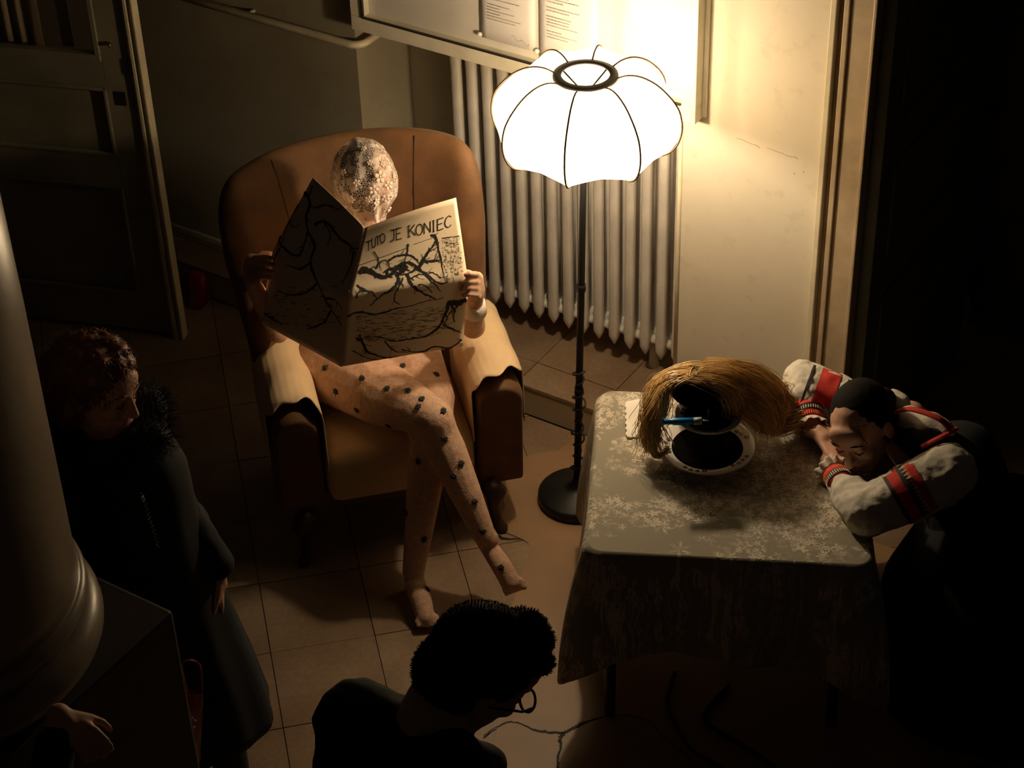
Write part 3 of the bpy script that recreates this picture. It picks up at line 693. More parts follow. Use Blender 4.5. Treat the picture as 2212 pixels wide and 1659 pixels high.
hl2.append([(Y(545, 560, 5.28), .012), (Y(565, 548, 5.275), .011), (Y(585, 548, 5.27), .009)])
body = organic('body', chs + hl + hl2 + hch, hes, M['knit'], rdr, voxel=.0052, smooth=3, sfac=.5)
# bare hands below the knitted cuffs read as skin
rl = rootloc(rdr); body.data.materials.append(M['skin']); body.data.materials.append(M['darkhair'])
for po in body.data.polygons:
    c = po.center + rl
    if (c - Y(1022, 612, 5.05)).length < .075 or (c - Y(560, 580, 5.24)).length < .080: po.material_index = 1
    elif (c - hc).length < .17: po.material_index = 2 if c.x < hc.x+.035 and c.z > hc.z-.07 else 1
MB().tube([lerp(wrR, elR, -.02), lerp(wrR, elR, .18), lerp(wrR, elR, .34)], [.034, .036, .040], n=18).build('knitted_cuff', basic('white_lace_cuff', (.75,.66,.58), .85, bump=.5, bs=150), rdr)
bvh = BVHTree.FromPolygons([v.co + rl for v in body.data.vertices], [p.vertices for p in body.data.polygons])
ros = [(945,103),(1130,150),(720,170),(857,228),(975,238),(1030,328),(1168,350),(575,245),(690,345),(865,432),(1175,505),(1030,630),(1225,712),(965,915),(1385,1015),(1060,1060),(1485,1215),(1078,1335),(515,115),(1265,640),(1050,285),(1340,850)]
rme = None
for (zx, zy) in ros:
    o_ = V((0, 0, CAMH)); d_ = ray(500+zx*.3919, 750+zy*.3919).normalized(); hit = bvh.ray_cast(o_, d_)
    if hit[0] is None: continue
    p_, n_ = hit[0], hit[1]; x_, y_, z_ = frame_from(n_); mb = MB()
    ph = random.random()*6
    for k in range(6):
        a = ph + k*math.pi/3; rr = random.uniform(.0052, .0075); mb.ell(p_ + n_*.002 + x_*math.cos(a)*rr + y_*math.sin(a)*rr, (.0052, .0042, .0030), (x_, y_, z_), 8, 5)
    mb.ell(p_+n_*.004, (.004, .004, .003), (x_, y_, z_), 8, 5)
    for k in range(4):
        a = random.random()*6.28; mb.tube([p_+n_*.002, p_+n_*.003+(x_*math.cos(a)+y_*math.sin(a))*random.uniform(.012, .020)], .0007, n=4)
    mb.build('rosette', M['rosette'], rdr)
# lace hood
ha = (Y(770, 297, 5.37) - Y(806, 480, 5.30)); hup = ha.normalized(); hx = V((1, .1, 0)); hx = (hx-hup*hx.dot(hup)).normalized(); hy = hup.cross(hx)
h0 = Y(806, 487, 5.29); h1 = Y(768, 296, 5.38)
def hood(u, v):
    a = u*2*math.pi; c = lerp(h0, h1, v); r_ = [.030, .046, .070, .088, .098, .103, .104, .101, .093, .079, .056, .0][min(int(v*11), 11)]
    f = v*11; i = min(int(f), 10); rs = [.032, .040, .058, .080, .094, .102, .104, .101, .093, .078, .054, .004]; r_ = lerp(rs[i], rs[i+1], f-i)
    fold = .006*math.sin(a*9+2*math.sin(v*5))*(1-v)**1.2 + .004*math.sin(a*4+v*7) + .003*mnoise.noise(V((math.cos(a)*3, math.sin(a)*3, v*9)))
    r2 = r_ + fold*(1 if v < .97 else 0)
    return c + hx*math.cos(a)*r2 + hy*math.sin(a)*r2*1.15
hm = MB(); hm.grid(hood, 90, 60, closeu=True); hood_o = hm.build('lace_hood', M['hood'], rdr); tag(hood_o, 'white floral lace hood covering the whole head')
hb = BVHTree.FromPolygons([v.co + rl for v in hood_o.data.vertices], [p.vertices for p in hood_o.data.polygons])
def motif(px, py, sc, npet=5):
    d_ = ray(px, py).normalized(); hit = hb.ray_cast(V((0, 0, CAMH)), d_)
    if hit[0] is None: return
    p_, n_ = hit[0], hit[1]
    if n_.dot(d_) > 0: n_ = -n_
    x_, y_, z_ = frame_from(n_); mb = MB(); ph = random.random()*6
    for k in range(npet):
        a = ph + k*2*math.pi/npet; dd = x_*math.cos(a)+y_*math.sin(a); sd = n_.cross(dd)
        mb.ell(p_ + n_*.0025 + dd*.0085*sc, (.0056*sc, .0046*sc, .0018), (dd, sd, n_), 10, 6)
    mb.ell(p_+n_*.0040, (.0028*sc, .0028*sc, .0018), (x_, y_, n_), 8, 5)
    mb.build('lace_flower', M['hoodflower'], hood_o)
for px, py, sc in ((820, 382, 1.5), (806, 410, 1.2), (838, 400, 1.1), (832, 428, 1.1), (812, 436, 1.0), (826, 355, .8), (845, 425, .8), (770, 395, .9), (742, 372, .8), (798, 352, .7), (850, 380, .7), (795, 430, .8), (840, 452, .8), (760, 430, .8), (785, 322, .7)): motif(px, py, sc)

# ------------------------------------------------------------------ newspaper
np_e = empty('newspaper', V((-.47, 5.1, .75)), 'open hand drawn newspaper with black branching lines held by the reader', 'newspaper')
fold = [(788, 492, 5.04), (752, 640, 4.93), (736, 792, 4.96)]
rgt = [(985, 427, 5.12), (1010, 600, 5.09), (1000, 748, 5.10)]
lft = [(676, 384, 5.235), (588, 545, 5.235), (562, 697, 5.21)]
VM = .46
def page(edge, sgn):
    A3 = [Y(*q) for q in fold]; B3 = [Y(*q) for q in edge]
    def P3(u, v):
        k = v/VM if v < VM else (v-VM)/(1-VM); i = 0 if v < VM else 1
        a = lerp(A3[i], A3[i+1], k); b = lerp(B3[i], B3[i+1], k); p = lerp(a, b, u)
        bow = math.sin(math.pi*u)*(.016 if sgn > 0 else .02); cr = math.exp(-((v-VM)/.05)**2)*.006
        return p + V((0, -.7, .7))*bow*(1-v*.4) - V((0, 1, 0))*cr
    A2 = [V((q[0], q[1], 0)) for q in fold]; B2 = [V((q[0], q[1], 0)) for q in edge]
    def uv(px, py):
        u, v = .5, .5; t_ = V((px, py, 0))
        def f2(u, v):
            i = 0 if v < VM else 1; k = v/VM if v < VM else (v-VM)/(1-VM)
            return lerp(lerp(A2[i], A2[i+1], k), lerp(B2[i], B2[i+1], k), u) + V((0, -9, 0))*math.sin(math.pi*u)*(1-v*.4)
        for _ in range(14):
            e = f2(u, v) - t_; du = (f2(u+.01, v)-f2(u, v))*100; dv = (f2(u, v+.01)-f2(u, v))*100
            det = du.x*dv.y - dv.x*du.y
            if abs(det) < 1e-6: break
            u -= .8*(e.x*dv.y - dv.x*e.y)/det; v -= .8*(du.x*e.y - e.x*du.y)/det
            u = min(1.2, max(-.2, u)); v = min(1.2, max(-.2, v))
        return u, v
    return P3, uv
def norm_at(P3, u, v):
    a = P3(min(u+.01, 1.3), v)-P3(u-.01, v); b = P3(u, v+.01)-P3(u, v-.01); n = a.cross(b).normalized()
    if n.y > 0: n = -n
    return n
def z1(x, y): return (450+x*.3616, 250+y*.3616)
class Strokes:
    def __init__(s, pg): s.P3, s.uv = pg; s.mb = MB()
    def add(s, pts, wd, taper=True, jit=0, px=False, sub=5, off=.0012):
        q = [s.uv(*(p if px else z1(*p))) for p in pts]; q = [V((a, b, 0)) for a, b in q]
        if len(q) > 2:
            if jit > .3 and wd > .0025:
                for _ in range(2 if wd < .006 else 4):
                    k = random.randrange(len(pts)-1); f = random.random(); a = V((*pts[k], 0)).lerp(V((*pts[k+1], 0)), f); d0 = (V((*pts[k+1], 0))-V((*pts[k], 0))).normalized(); sg = random.choice((-1, 1)); ln = random.uniform(14, 55)
                    b = a + (d0*.7+V((-d0.y, d0.x, 0))*sg*random.uniform(.4, 1)).normalized()*ln; s.add([(a.x, a.y), ((a.x+b.x)/2+random.uniform(-4, 4), (a.y+b.y)/2+random.uniform(-4, 4)), (b.x, b.y)], wd*.35, jit=.3)
            q = spline(q, (len(q)-1)*sub)
            if jit > .3: q = [c + V((random.uniform(-.004, .004), random.uniform(-.0035, .0035), 0)) for c in q]
        elif jit: q = spline([q[0], (q[0]+q[1])/2, q[1]], 6)
        n = len(q); P = []
        for i, c in enumerate(q):
            u = min(.997, max(.003, c.x)); v = min(.997, max(.003, c.y))
            P.append((s.P3(u, v), norm_at(s.P3, u, v)))
        vs_ = []
        for i, (p, nn) in enumerate(P):
            d = P[min(i+1, n-1)][0]-P[max(i-1, 0)][0]
            if d.length < 1e-7: d = V((1,0,0))
            d.normalize(); sd = nn.cross(d).normalized(); k = i/(n-1)
            ww = 1.4*wd*(1-.6*k if taper else 1)*(1+random.uniform(-jit, jit))/2
            vs_ += [p+nn*off+sd*ww, p+nn*off-sd*ww]
        s.mb.add(vs_, [(2*i, 2*i+1, 2*i+3, 2*i+2) for i in range(n-1)])
PR = page(rgt, 1); PL = page(lft, -1)
for pg, nm, lb in ((PR, 'right_page', 'lit page with the headline and the eye drawing'), (PL, 'left_page', 'page in shadow with branching black lines')):
    g_ = MB(); g_.grid(lambda u, v: pg[0](u, v), 26, 30); o = g_.build(nm.replace('right_', '').replace('left_', ''), M['paper'], np_e, solid=.0012); o['label'] = lb
    if nm == 'right_page': page_r = o
    else: page_l = o
s = Strokes(PR)
L = {'T': [[(0,.06),(1,0)], [(.5,.03),(.5,1)]], 'U': [[(0,0),(.02,.7),(.3,1),(.7,.95),(.95,.7),(1,0)]], 'O': [[(.5,0),(.12,.2),(0,.5),(.12,.82),(.5,1),(.88,.82),(1,.5),(.88,.2),(.5,0)]],
     'J': [[(.2,0),(1,0)], [(.7,0),(.7,.75),(.45,1),(.1,.95)]], 'E': [[(.05,0),(.05,1)], [(0,0),(1,0)], [(.05,.48),(.8,.46)], [(.0,1),(1,.98)]], 'K': [[(.1,0),(.1,1)], [(.9,0),(.12,.55)], [(.3,.42),(1,1)], [(-.05,0),(.3,0)], [(-.05,1),(.3,1)]],
     'N': [[(.05,1),(.05,0)], [(.05,0),(.92,1)], [(.92,1),(.92,0)]], 'I': [[(.5,0),(.5,1)], [(.2,0),(.8,0)], [(.2,1),(.8,1)]], 'C': [[(.95,.15),(.6,0),(.2,.15),(0,.5),(.15,.85),(.55,1),(.95,.85)]]}
for ch_, cx_, cy_, wd in (('T',957,772,30),('U',987,752,22),('T',1012,738,26),('O',1040,720,30),('J',1100,700,40),('E',1138,688,34),('K',1215,668,44),('O',1260,662,40),('N',1308,652,42),('I',1345,645,20),('E',1385,636,38),('C',1432,625,40)):
    sk = -14/60*.0; ht = 66 if cx_ > 1060 else 56
    for st_ in L[ch_]:
        pts = [(cx_ + (a-.5)*wd, cy_ + (b-.5)*ht - (a-.5)*wd*.25) for a, b in st_]
        s.add(pts, .0022, taper=False, jit=.15)
s.mb.build('headline', M['ink'], page_r, recalc=False)
s = Strokes(PR)
for pts, wd in (
 ([(905,938),(925,908),(960,915),(1000,940),(1050,948),(1100,930),(1120,905),(1160,870)], .010), ([(920,920),(975,925),(1040,955),(1075,935)], .012), ([(1000,900),(1025,862),(1060,850),(1085,880)], .004),
 ([(1075,850),(1105,830),(1150,815),(1200,815),(1240,840),(1265,880)], .005), ([(1110,905),(1150,865),(1200,862),(1240,888),(1190,925),(1140,930),(1110,905)], .006),
 ([(1135,880),(1150,905),(1145,925)], .012), ([(1165,868),(1180,895),(1160,918)], .010), ([(1238,885),(1262,905),(1300,930),(1345,965),(1398,992)], .008), ([(1245,905),(1280,855),(1300,812),(1340,762),(1360,730)], .008),
 ([(1265,850),(1330,856),(1382,848)], .008), ([(1300,812),(1325,790),(1372,770)], .004), ([(1192,750),(1190,790),(1178,830),(1165,865)], .004), ([(985,800),(1010,830),(1020,870),(1032,915)], .003),
 ([(1125,925),(1132,970),(1100,1010),(1040,1050),(1005,1080),(968,1120)], .008), ([(885,1010),(930,1030),(980,1042),(1003,1078)], .005), ([(885,1080),(897,1045),(940,1035)], .004),
 ([(1180,930),(1210,985),(1250,1022),(1310,1060),(1355,1078)], .008), ([(1205,955),(1270,930),(1330,970),(1370,1012),(1385,1040)], .004), ([(1160,950),(1132,1010),(1108,1050),(1112,1092),(1138,1108)], .004),
 ([(1330,700),(1358,715),(1375,790),(1388,850)], .007), ([(1388,850),(1396,900),(1412,975)], .003), ([(1120,910),(1080,900),(1045,925)], .008), ([(1300,930),(1340,925),(1385,955)], .004), ([(1250,985),(1300,1000),(1330,1040)], .004),
 ([(830,1195),(900,1165),(1000,1172),(1100,1140),(1200,1120),(1300,1092),(1400,1078)], .005), ([(1540,1095),(1480,1120),(1435,1100),(1425,1150),(1400,1200),(1375,1255)], .012), ([(1430,1110),(1470,1150),(1462,1190),(1470,1225)], .006), ([(1450,1110),(1500,1100),(1545,1090)], .012),
 ([(1375,1250),(1300,1300),(1200,1318),(1100,1330),(1000,1305),(885,1330)], .006), ([(1400,1235),(1460,1270),(1510,1292)], .005), ([(1512,1335),(1440,1385),(1350,1372),(1250,1402),(1150,1380)], .006),
 ([(880,1320),(920,1345),(950,1402),(1050,1432),(1120,1450)], .006), ([(900,1300),(935,1380),(925,1420)], .005), ([(1050,1330),(1110,1390),(1200,1400)], .004), ([(860,1400),(960,1440),(1080,1460)], .003), ([(1490,1130),(1440,1170),(1410,1230)], .005)):
    s.add(pts, wd, jit=.35)
for k in range(150):
    y = random.uniform(715, 975); x = random.uniform(1385, 1500)+ (y-715)*.06; s.add([(x, y), (x+random.uniform(-4, 4), y+random.uniform(8, 22))] if random.random() < .5 else [(x, y), (x+random.uniform(10, 26), y+random.uniform(-5, 4))], .0011, jit=.3)
for k in range(230):
    x = random.uniform(875, 1400); y = random.uniform(1145, 1320) + (1140-x)*.08; s.add([(x, y), (x+random.uniform(14, 45), y+random.uniform(-8, 4))], .0014, jit=.3)
s.add([(880,900),(1180,772),(1180,760)], .0009, taper=False); s.add([(1225,750),(1350,712)], .0009, taper=False); s.add([(1395,720),(1500,712)], .002, jit=.5)
s.mb.build('ink_drawing', M['ink'], page_r, recalc=False)
s = Strokes(PL)
for pts, wd in (([(555,440),(600,482),(610,530),(590,600),(600,680),(580,760),(558,822)], .010), ([(625,415),(605,480)], .006), ([(482,490),(470,620),(460,700),(430,785)], .004), ([(410,700),(440,772),(520,822),(560,820)], .008),
 ([(640,640),(700,618),(750,662),(792,722),(842,762),(872,802)], .008), ([(600,680),(645,760),(620,860),(662,980),(702,1080),(742,1150),(800,1250)], .008), ([(320,1160),(372,1200),(450,1240)], .006), ([(640,540),(720,522),(792,552)], .005),
 ([(700,620),(735,690),(722,760)], .004), ([(620,860),(560,900),(480,880)], .005), ([(662,980),(600,1040),(500,1060),(420,1040)], .006), ([(742,1150),(690,1230),(600,1260)], .006), ([(872,802),(850,900),(800,1000)], .005), ([(470,620),(520,660),(560,640)], .003), ([(430,785),(400,850),(380,900)], .005), ([(700,1080),(760,1090),(800,1150)], .005)):
    s.add(pts, wd, jit=.35)
for k in range(40):
    x = random.uniform(380, 760); y = random.uniform(1000, 1240); s.add([(x, y), (x+random.uniform(14, 45), y+random.uniform(-8, 8))], .0016, jit=.3)
s.mb.build('ink_drawing', M['ink'], page_l, recalc=False)

# ------------------------------------------------------------------ table and cloth
TZ = .700
tc = [V((.276, 4.893, 0)), V((1.047, 4.793, 0)), V((.966, 4.058, 0)), V((.196, 4.158, 0))]   # back-left, back-right, front-right, front-left
ctr = sum(tc, V())/4; tx = (tc[1]-tc[0]).normalized(); ty = (tc[0]-tc[3]).normalized(); hwx = (tc[1]-tc[0]).length/2; hwy = (tc[0]-tc[3]).length/2
def T(a, b, z): return ctr + tx*a + ty*b + V((0, 0, z))
tb = empty('table', ctr, 'square table hidden under a pale lace tablecloth', 'table')
def rrect(hx_, hy_, r_, n=10):
    out = []
    for (sx, sy, a0) in ((1, 1, 0), (-1, 1, 90), (-1, -1, 180), (1, -1, 270)):
        for i in range(n+1):
            a = R(a0+90*i/n); out.append((sx*(hx_-r_) + r_*math.cos(a), sy*(hy_-r_) + r_*math.sin(a)))
    return out
MB().prism([T(a, b, 0) for a, b in rrect(hwx-.008, hwy-.008, .04)], TZ-.030, TZ-.003).build('tabletop', M['darkwood'], tb, smooth=False)
for sx in (-1, 1):
    for sy in (-1, 1): MB().tube([T(sx*(hwx-.06), sy*(hwy-.06), .0045), T(sx*(hwx-.06), sy*(hwy-.06), TZ-.03)], [.016, .024], n=12).build('leg', M['darkwood'], tb)
# cloth: perimeter samples with drop
rr = []; per = rrect(hwx, hwy, .040, 14)
dense = []
for i in range(len(per)):
    a, b = V((*per[i], 0)), V((*per[(i+1) % len(per)], 0)); L_ = (b-a).length; k = max(1, int(L_/.012))
    for j in range(k): dense.append(a.lerp(b, j/k))
NP = len(dense)
def drop(i):
    p = dense[i]; q = dense[(i+1) % NP]; o = dense[i-1]; t_ = (q-o).normalized(); nrm = V((t_.y, -t_.x, 0))
    cd = min(abs(abs(p.x)-hwx), .3) ; ce = min(abs(abs(p.y)-hwy), .3)
    # distance to nearest corner along the edge
    dc = math.hypot(hwx-abs(p.x), hwy-abs(p.y)); c = max(0, 1-dc/.17)
    return p, nrm, c, dc
verts = []; faces = []
NR = 26
for i in range(NP):
    p, nrm, c, dc = drop(i)
    front = p.y < -hwy+.05
    s_ = (p.x if abs(p.y) > abs(p.x)*hwy/hwx else p.y)
    D_ = (.350 if front else .42) + .125*c**1.3 + .012*abs(math.sin(s_*22)) + .02*math.sin(s_*5)
    for j in range(NR+1):
        k = j/NR; dd = D_*k
        fl0 = .012*math.sqrt(min(1, dd/.02)) + .035*k + .10*c**1.5*k + .012*math.sin(s_*19+.7)*k*(1-c)
        zz = TZ + .002 - max(0, dd - .004) if j else TZ+.002
        dirn = nrm
        if c > 0:
            dg_ = V((math.copysign(1, p.x), math.copysign(1, p.y), 0)).normalized(); dirn = nrm.lerp(dg_, min(1, c*1.2*k+.0)).normalized()
        pos = p + dirn*(fl0 if j else 0) 
        verts.append(T(pos.x, pos.y, max(zz, .03)))
for i in range(NP):
    i2 = (i+1) % NP
    for j in range(NR): faces.append((i*(NR+1)+j, i2*(NR+1)+j, i2*(NR+1)+j+1, i*(NR+1)+j+1))
cl = MB(); cl.add(verts, faces); cl.add([T(p.x, p.y, TZ+.002) for p in dense], [tuple(range(NP))])
me = cl.mesh('c'); bm = bmesh.new(); bm.from_mesh(me); bmesh.ops.remove_doubles(bm, verts=bm.verts, dist=.0002); bmesh.ops.recalc_face_normals(bm, faces=bm.faces); bm.to_mesh(me); bm.free()
cl_o = link('tablecloth', modded(me, solid=.0016), M['lace'], None, smooth=True); tag(cl_o, 'pale floral lace tablecloth draped over the square table with scalloped hem', 'tablecloth')
for p in cl_o.data.polygons:
    if abs(p.normal.z) > .95 and p.area > .05: p.use_smooth = False

# ------------------------------------------------------------------ things on the table
TS = TZ + .0035
PC = at(1528, 962, .73); PC.z = 0
def plate(name, c, r_, z, parent, prints=24):
    MB().lathe([(0, z), (r_*.62, z), (r_*.70, z+.004), (r_*.97, z+.017), (r_, z+.0185), (r_, z+.0205), (r_*.96, z+.0200), (r_*.70, z+.008), (r_*.62, z+.004), (0, z+.004)], c, 56).build(name, M['china'], parent)
    MB().lathe([(0, z+.0045), (r_*.60, z+.0045), (r_*.70, z+.0085), (r_*.735, z+.0100), (r_*.73, z+.0108), (r_*.69, z+.0096), (r_*.58, z+.0062), (0, z+.0062)], c, 48).build('dark_centre', M['cap'], parent)['label'] = 'black filling and painted shade in the plate'  # one black disc for the dark filling and the shade over it
    for k in range(prints):
        if (k//4) % 2: continue
        a = 2*math.pi*k/prints + .3; rr_ = r_*random.uniform(.78, .90); q = c + V((math.cos(a)*rr_, math.sin(a)*rr_, z+.008+.0125*(rr_/r_-.70)/.27+.0012))
        mb = MB()
        for j in range(5):
            b = j*1.256+k; mb.ell(q+V((math.cos(b)*.0045, math.sin(b)*.0045, 0)), (.0042, .0030, .0007), None, 6, 4)
        mb.build('printed_flower', M['chinaprint'], parent)
cs_ = empty('cake_stand', PC + V((0, 0, TS)), 'two tier stand of flowered white china plates on the lace cloth, under the wig', 'cake stand')
MB().lathe([(0, TS), (.05, TS), (.048, TS+.004), (.02, TS+.008), (.02, TS+.012), (0, TS+.012)], PC, 32).build('foot', M['china'], cs_)
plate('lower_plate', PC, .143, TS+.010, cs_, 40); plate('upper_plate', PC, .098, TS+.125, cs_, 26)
MB().tube([PC+V((0, 0, TS+.01)), PC+V((0, 0, TS+.19))], .004, n=8).build('rod', M['brass'], cs_)
if 0: bowl = MB().lathe([(0, TS+.0145), (.080, TS+.0145), (.084, TS+.019), (.070, TS+.024), (0, TS+.026)], PC, 40).build('dark_mat', M['cap'])
nk = MB()
def nap(u, v): 
    p = lerp(lerp(at(1350, 868, .71), at(1425, 855, .71), u), lerp(at(1353, 945, .71), at(1432, 938, .71), u), v)
    return V((p.x, p.y, TS + .004 + .003*math.sin(u*5+v*3) + .002*math.sin(v*9))) + V((.003*math.sin(v*40)*(1 if u < .05 else 0), .003*math.sin(u*40)*(1 if v > .95 else 0), 0))
nk.grid(nap, 24, 24); o = nk.build('napkin', M['napkin'], solid=.0016); tag(o, 'white paper napkin with a scalloped edge on the lace cloth, left of the wig', 'napkin')
# wig
wg = empty('wig', V((PC.x, PC.y+.03, TS+.15)), 'long wavy blond wig set over the plate stand', 'wig')
CW = V((PC.x-.012, 4.615, TS+.146+.062))
MB().ell(CW, (.100, .075, .058), None, 24, 14).build('wig_cap', M['cap'], wg)
def strands(guides, n, r_=.0014, jit=.006, wave=.004, sub=22, seed=1):
    rn = random.Random(seed); G = [spline(g, sub) for g in guides]; mb = MB()
    for _ in range(n):
        t = rn.random()*(len(G)-1); i = min(int(t), len(G)-2); t -= i
        j0 = V((rn.gauss(0, jit), rn.gauss(0, jit), rn.gauss(0, jit))); j1 = V((rn.gauss(0, jit*1.4), rn.gauss(0, jit*1.4), rn.gauss(0, jit*1.2)))
        ph = rn.random()*.9+(t+i)*1.3; st = int(rn.random()**2*sub*.5); en = sub - int(rn.random()**2.5*sub*.45); pts = []
        for k in range(st, en+1):
            q = k/sub; p = lerp(G[i][k], G[i+1][k], t) + lerp(j0*.5, j1, q) + V((math.sin(q*13+ph), .5*math.sin(q*9+ph), math.cos(q*13+ph)))*wave*q
            p.z = max(p.z, TS+.002+rn.random()*.001); pts.append(p)
        rr_ = [r_*(1 if 0 < a < len(pts)-1 else .3) for a in range(len(pts))]
        mb.tube(pts, rr_, n=3, cap=False)
    return mb
def g(*q): return [Y(*p) for p in q]
left = [g((1488,824,4.585),(1462,832,4.575),(1442,858,4.565),(1432,890,4.55),(1424,925,4.545),(1418,950,4.54)),
        g((1488,816,4.60),(1455,824,4.59),(1430,848,4.58),(1418,890,4.56),(1410,935,4.55),(1412,965,4.53)),
        g((1492,806,4.62),(1450,812,4.61),(1420,838,4.60),(1405,880,4.58),(1397,930,4.56),(1402,970,4.53)),
        g((1500,796,4.65),(1455,800,4.64),(1420,825,4.63),(1402,865,4.61),(1393,915,4.58),(1395,955,4.55)),
        g((1512,787,4.69),(1470,792,4.68),(1432,812,4.67),(1412,845,4.65),(1400,890,4.63),(1396,935,4.60))]
right = [g((1488,824,4.585),(1515,826,4.572),(1545,842,4.565),(1565,862,4.56),(1585,885,4.56),(1600,905,4.56)),
         g((1490,816,4.60),(1530,818,4.585),(1568,834,4.575),(1595,858,4.57),(1615,890,4.57),(1640,925,4.57)),
         g((1494,806,4.62),(1540,806,4.61),(1585,820,4.60),(1615,848,4.595),(1640,885,4.595),(1672,925,4.59)),
         g((1502,796,4.65),(1550,794,4.64),(1600,808,4.63),(1632,836,4.63),(1660,875,4.63),(1690,905,4.63)),
         g((1512,787,4.69),(1560,785,4.68),(1612,798,4.68),(1650,825,4.68),(1682,858,4.69),(1700,890,4.68)),
         g((1525,781,4.73),(1570,780,4.73),(1618,792,4.73),(1660,818,4.74),(1700,838,4.75),(1722,862,4.74))]
strands(left, 900, seed=3, jit=.005, wave=.006).build('left_hair', M['blond'], wg, recalc=False).name = 'hair_lock'
strands(right, 1700, seed=4, wave=.011, jit=.006).build('hair_lock', M['blond'], wg, recalc=False)
top_g = [g((1440,812,4.66),(1475,790,4.67),(1520,780,4.68),(1570,784,4.68),(1610,800,4.68)), g((1435,822,4.63),(1465,803,4.64),(1500,797,4.65),(1560,800,4.64),(1612,818,4.63)), g((1480,818,4.60),(1487,815,4.60),(1492,812,4.61),(1540,812,4.60),(1590,830,4.59))]
strands([g((1488,822,4.59),(1496,806,4.63),(1508,792,4.67),(1520,790,4.75),(1525,830,4.80)), g((1488,822,4.59),(1530,800,4.62),(1570,790,4.67),(1590,800,4.75),(1590,840,4.80)), g((1488,822,4.59),(1465,810,4.62),(1445,808,4.67),(1440,825,4.75),(1440,860,4.78))], 500, seed=5).build('hair_lock', M['blond'], wg, recalc=False)
strands([g((1420,930,4.545),(1415,955,4.535),(1418,975,4.53),(1432,978,4.53),(1444,968,4.53)), g((1408,940,4.55),(1402,965,4.53),(1410,985,4.52),(1428,988,4.52),(1440,980,4.52))], 60, seed=6, jit=.003).build('hair_lock', M['blond'], wg, recalc=False)
strands([g((1640,880,4.63),(1672,905,4.62),(1695,895,4.63),(1690,875,4.64),(1670,880,4.64)), g((1650,850,4.68),(1690,850,4.70),(1712,870,4.69),(1695,895,4.66),(1675,905,4.64)), g((1610,900,4.57),(1640,935,4.56),(1680,930,4.58),(1690,910,4.60),(1675,895,4.61))], 300, seed=8, jit=.006, wave=.006).build('hair_lock', M['blond'], wg, recalc=False)
strands(left, 260, seed=21, jit=.013, wave=.012, r_=.0010).build('loose_hair', M['blond'], wg, recalc=False)
strands(right, 520, seed=22, jit=.014, wave=.018, r_=.0010).build('loose_hair', M['blond'], wg, recalc=False)
strands([g((1600,830,4.64),(1640,850,4.63),(1668,880,4.62),(1664,912,4.61),(1690,935,4.60),(1712,925,4.61)), g((1620,815,4.67),(1665,835,4.67),(1692,862,4.66),(1690,895,4.65),(1712,905,4.65),(1728,890,4.66))], 420, seed=23, jit=.008, wave=.010).build('hair_lock', M['blond'], wg, recalc=False)
# syringe
sy = empty('syringe', Y(1475, 908, 4.50), 'blue and clear plastic syringe resting across the wig opening on the upper plate', 'syringe')
a, b = Y(1432, 911, 4.478), Y(1480, 911, 4.478); c = Y(1498, 910, 4.478); d = Y(1516, 909, 4.478)
MB().tube([a, lerp(a, c, .3), lerp(a, c, .35), c], [.0085, .0085, .0105, .0105], n=14).build('barrel', M['blue'], sy)
MB().tube([c, d], [.0112, .0112], n=14).build('hub', M['clear'], sy)
MB().tube([Y(1432, 903, 4.478), Y(1432, 919, 4.478)], .0022, n=8).build('flange', M['blue'], sy)
MB().tube([d, Y(1530, 909, 4.482)], [.004, .002], n=8).build('nozzle', M['clear'], sy)

# ------------------------------------------------------------------ girl asleep at the table
gl_ = empty('person', (1.25, 4.35, 0), 'person in embroidered white blouse, head resting on folded arms at the table', 'person')
gc = at(1862, 922, .865); gf = V((-.50, -.80, -.32)); gu = V((-.10, .30, .95))
gch, ges, gp, gax = head_shape(gc, gf, gu, 1.08)
neck = V((1.09, 4.58, .80)); shB = Y(1965, 905, 4.60); shF = Y(2055, 1015, 4.28); pel = V((1.40, 4.35, .42)); chest = V((1.24, 4.50, .70))
elB = Y(1735, 824, 4.80); wrB = at(1754, 928, .742); hB = at(1790, 940, .745)
elF = at(1868, 1120, .745); wrF = at(1805, 1030, .735)
body_ch = [[(gp(0, -.03, -.06), .05), (neck, .052), (V((1.13, 4.55, .77)), .07), (chest, .12), (V((1.30, 4.44, .58)), .115), (pel, .15)],
           [(shB, .055), (chest, .09), (shF, .055)],
           [(shB, .050), (elB, .040), (wrB, .026), (hB, .024)], [(shF, .055), (elF, .042), (wrF, .026)],
           [(pel, .13), (V((1.27, 4.20, .38)), .08), (V((1.34, 4.30, .06)), .05), (V((1.30, 4.22, .045)), .035)], [(pel+V((.05,.1,0)), .13), (V((1.32, 4.5, .38)), .08), (V((1.42, 4.5, .06)), .05), (V((1.36, 4.45, .045)), .035)]]
hh = hand_chains(at(1768, 935, .752), at(1836, 1000, .74)-at(1768, 935, .752), (0, 0, 1), at(1800, 905, .76)-at(1768, 935, .752), curl=.22, sc=.98) + [[(wrB, .026), (at(1768, 935, .752), .025)]]
hh2 = hand_chains(wrF+V((0,0,.0)), at(1830, 960, .75)-wrF, (0, 0, 1), V((-1, 0, 0)), curl=.3, sc=.9)
gb = organic('body', body_ch + gch + hh + hh2, ges, M['skin'], gl_, voxel=.0055, smooth=3)
gb.data.materials.append(M['black_cloth'])
for po in gb.data.polygons:
    c = po.center + rootloc(gl_)
    if c.z < .69 and c.x > 1.02: po.material_index = 1
face_bits(gp, gax, 1.08, gl_)
# dark nails
for q in ((1830, 995), (1818, 990)):
    MB().ell(at(q[0], q[1], .745), (.004, .005, .003)).build('nail', M['nail'], gl_)
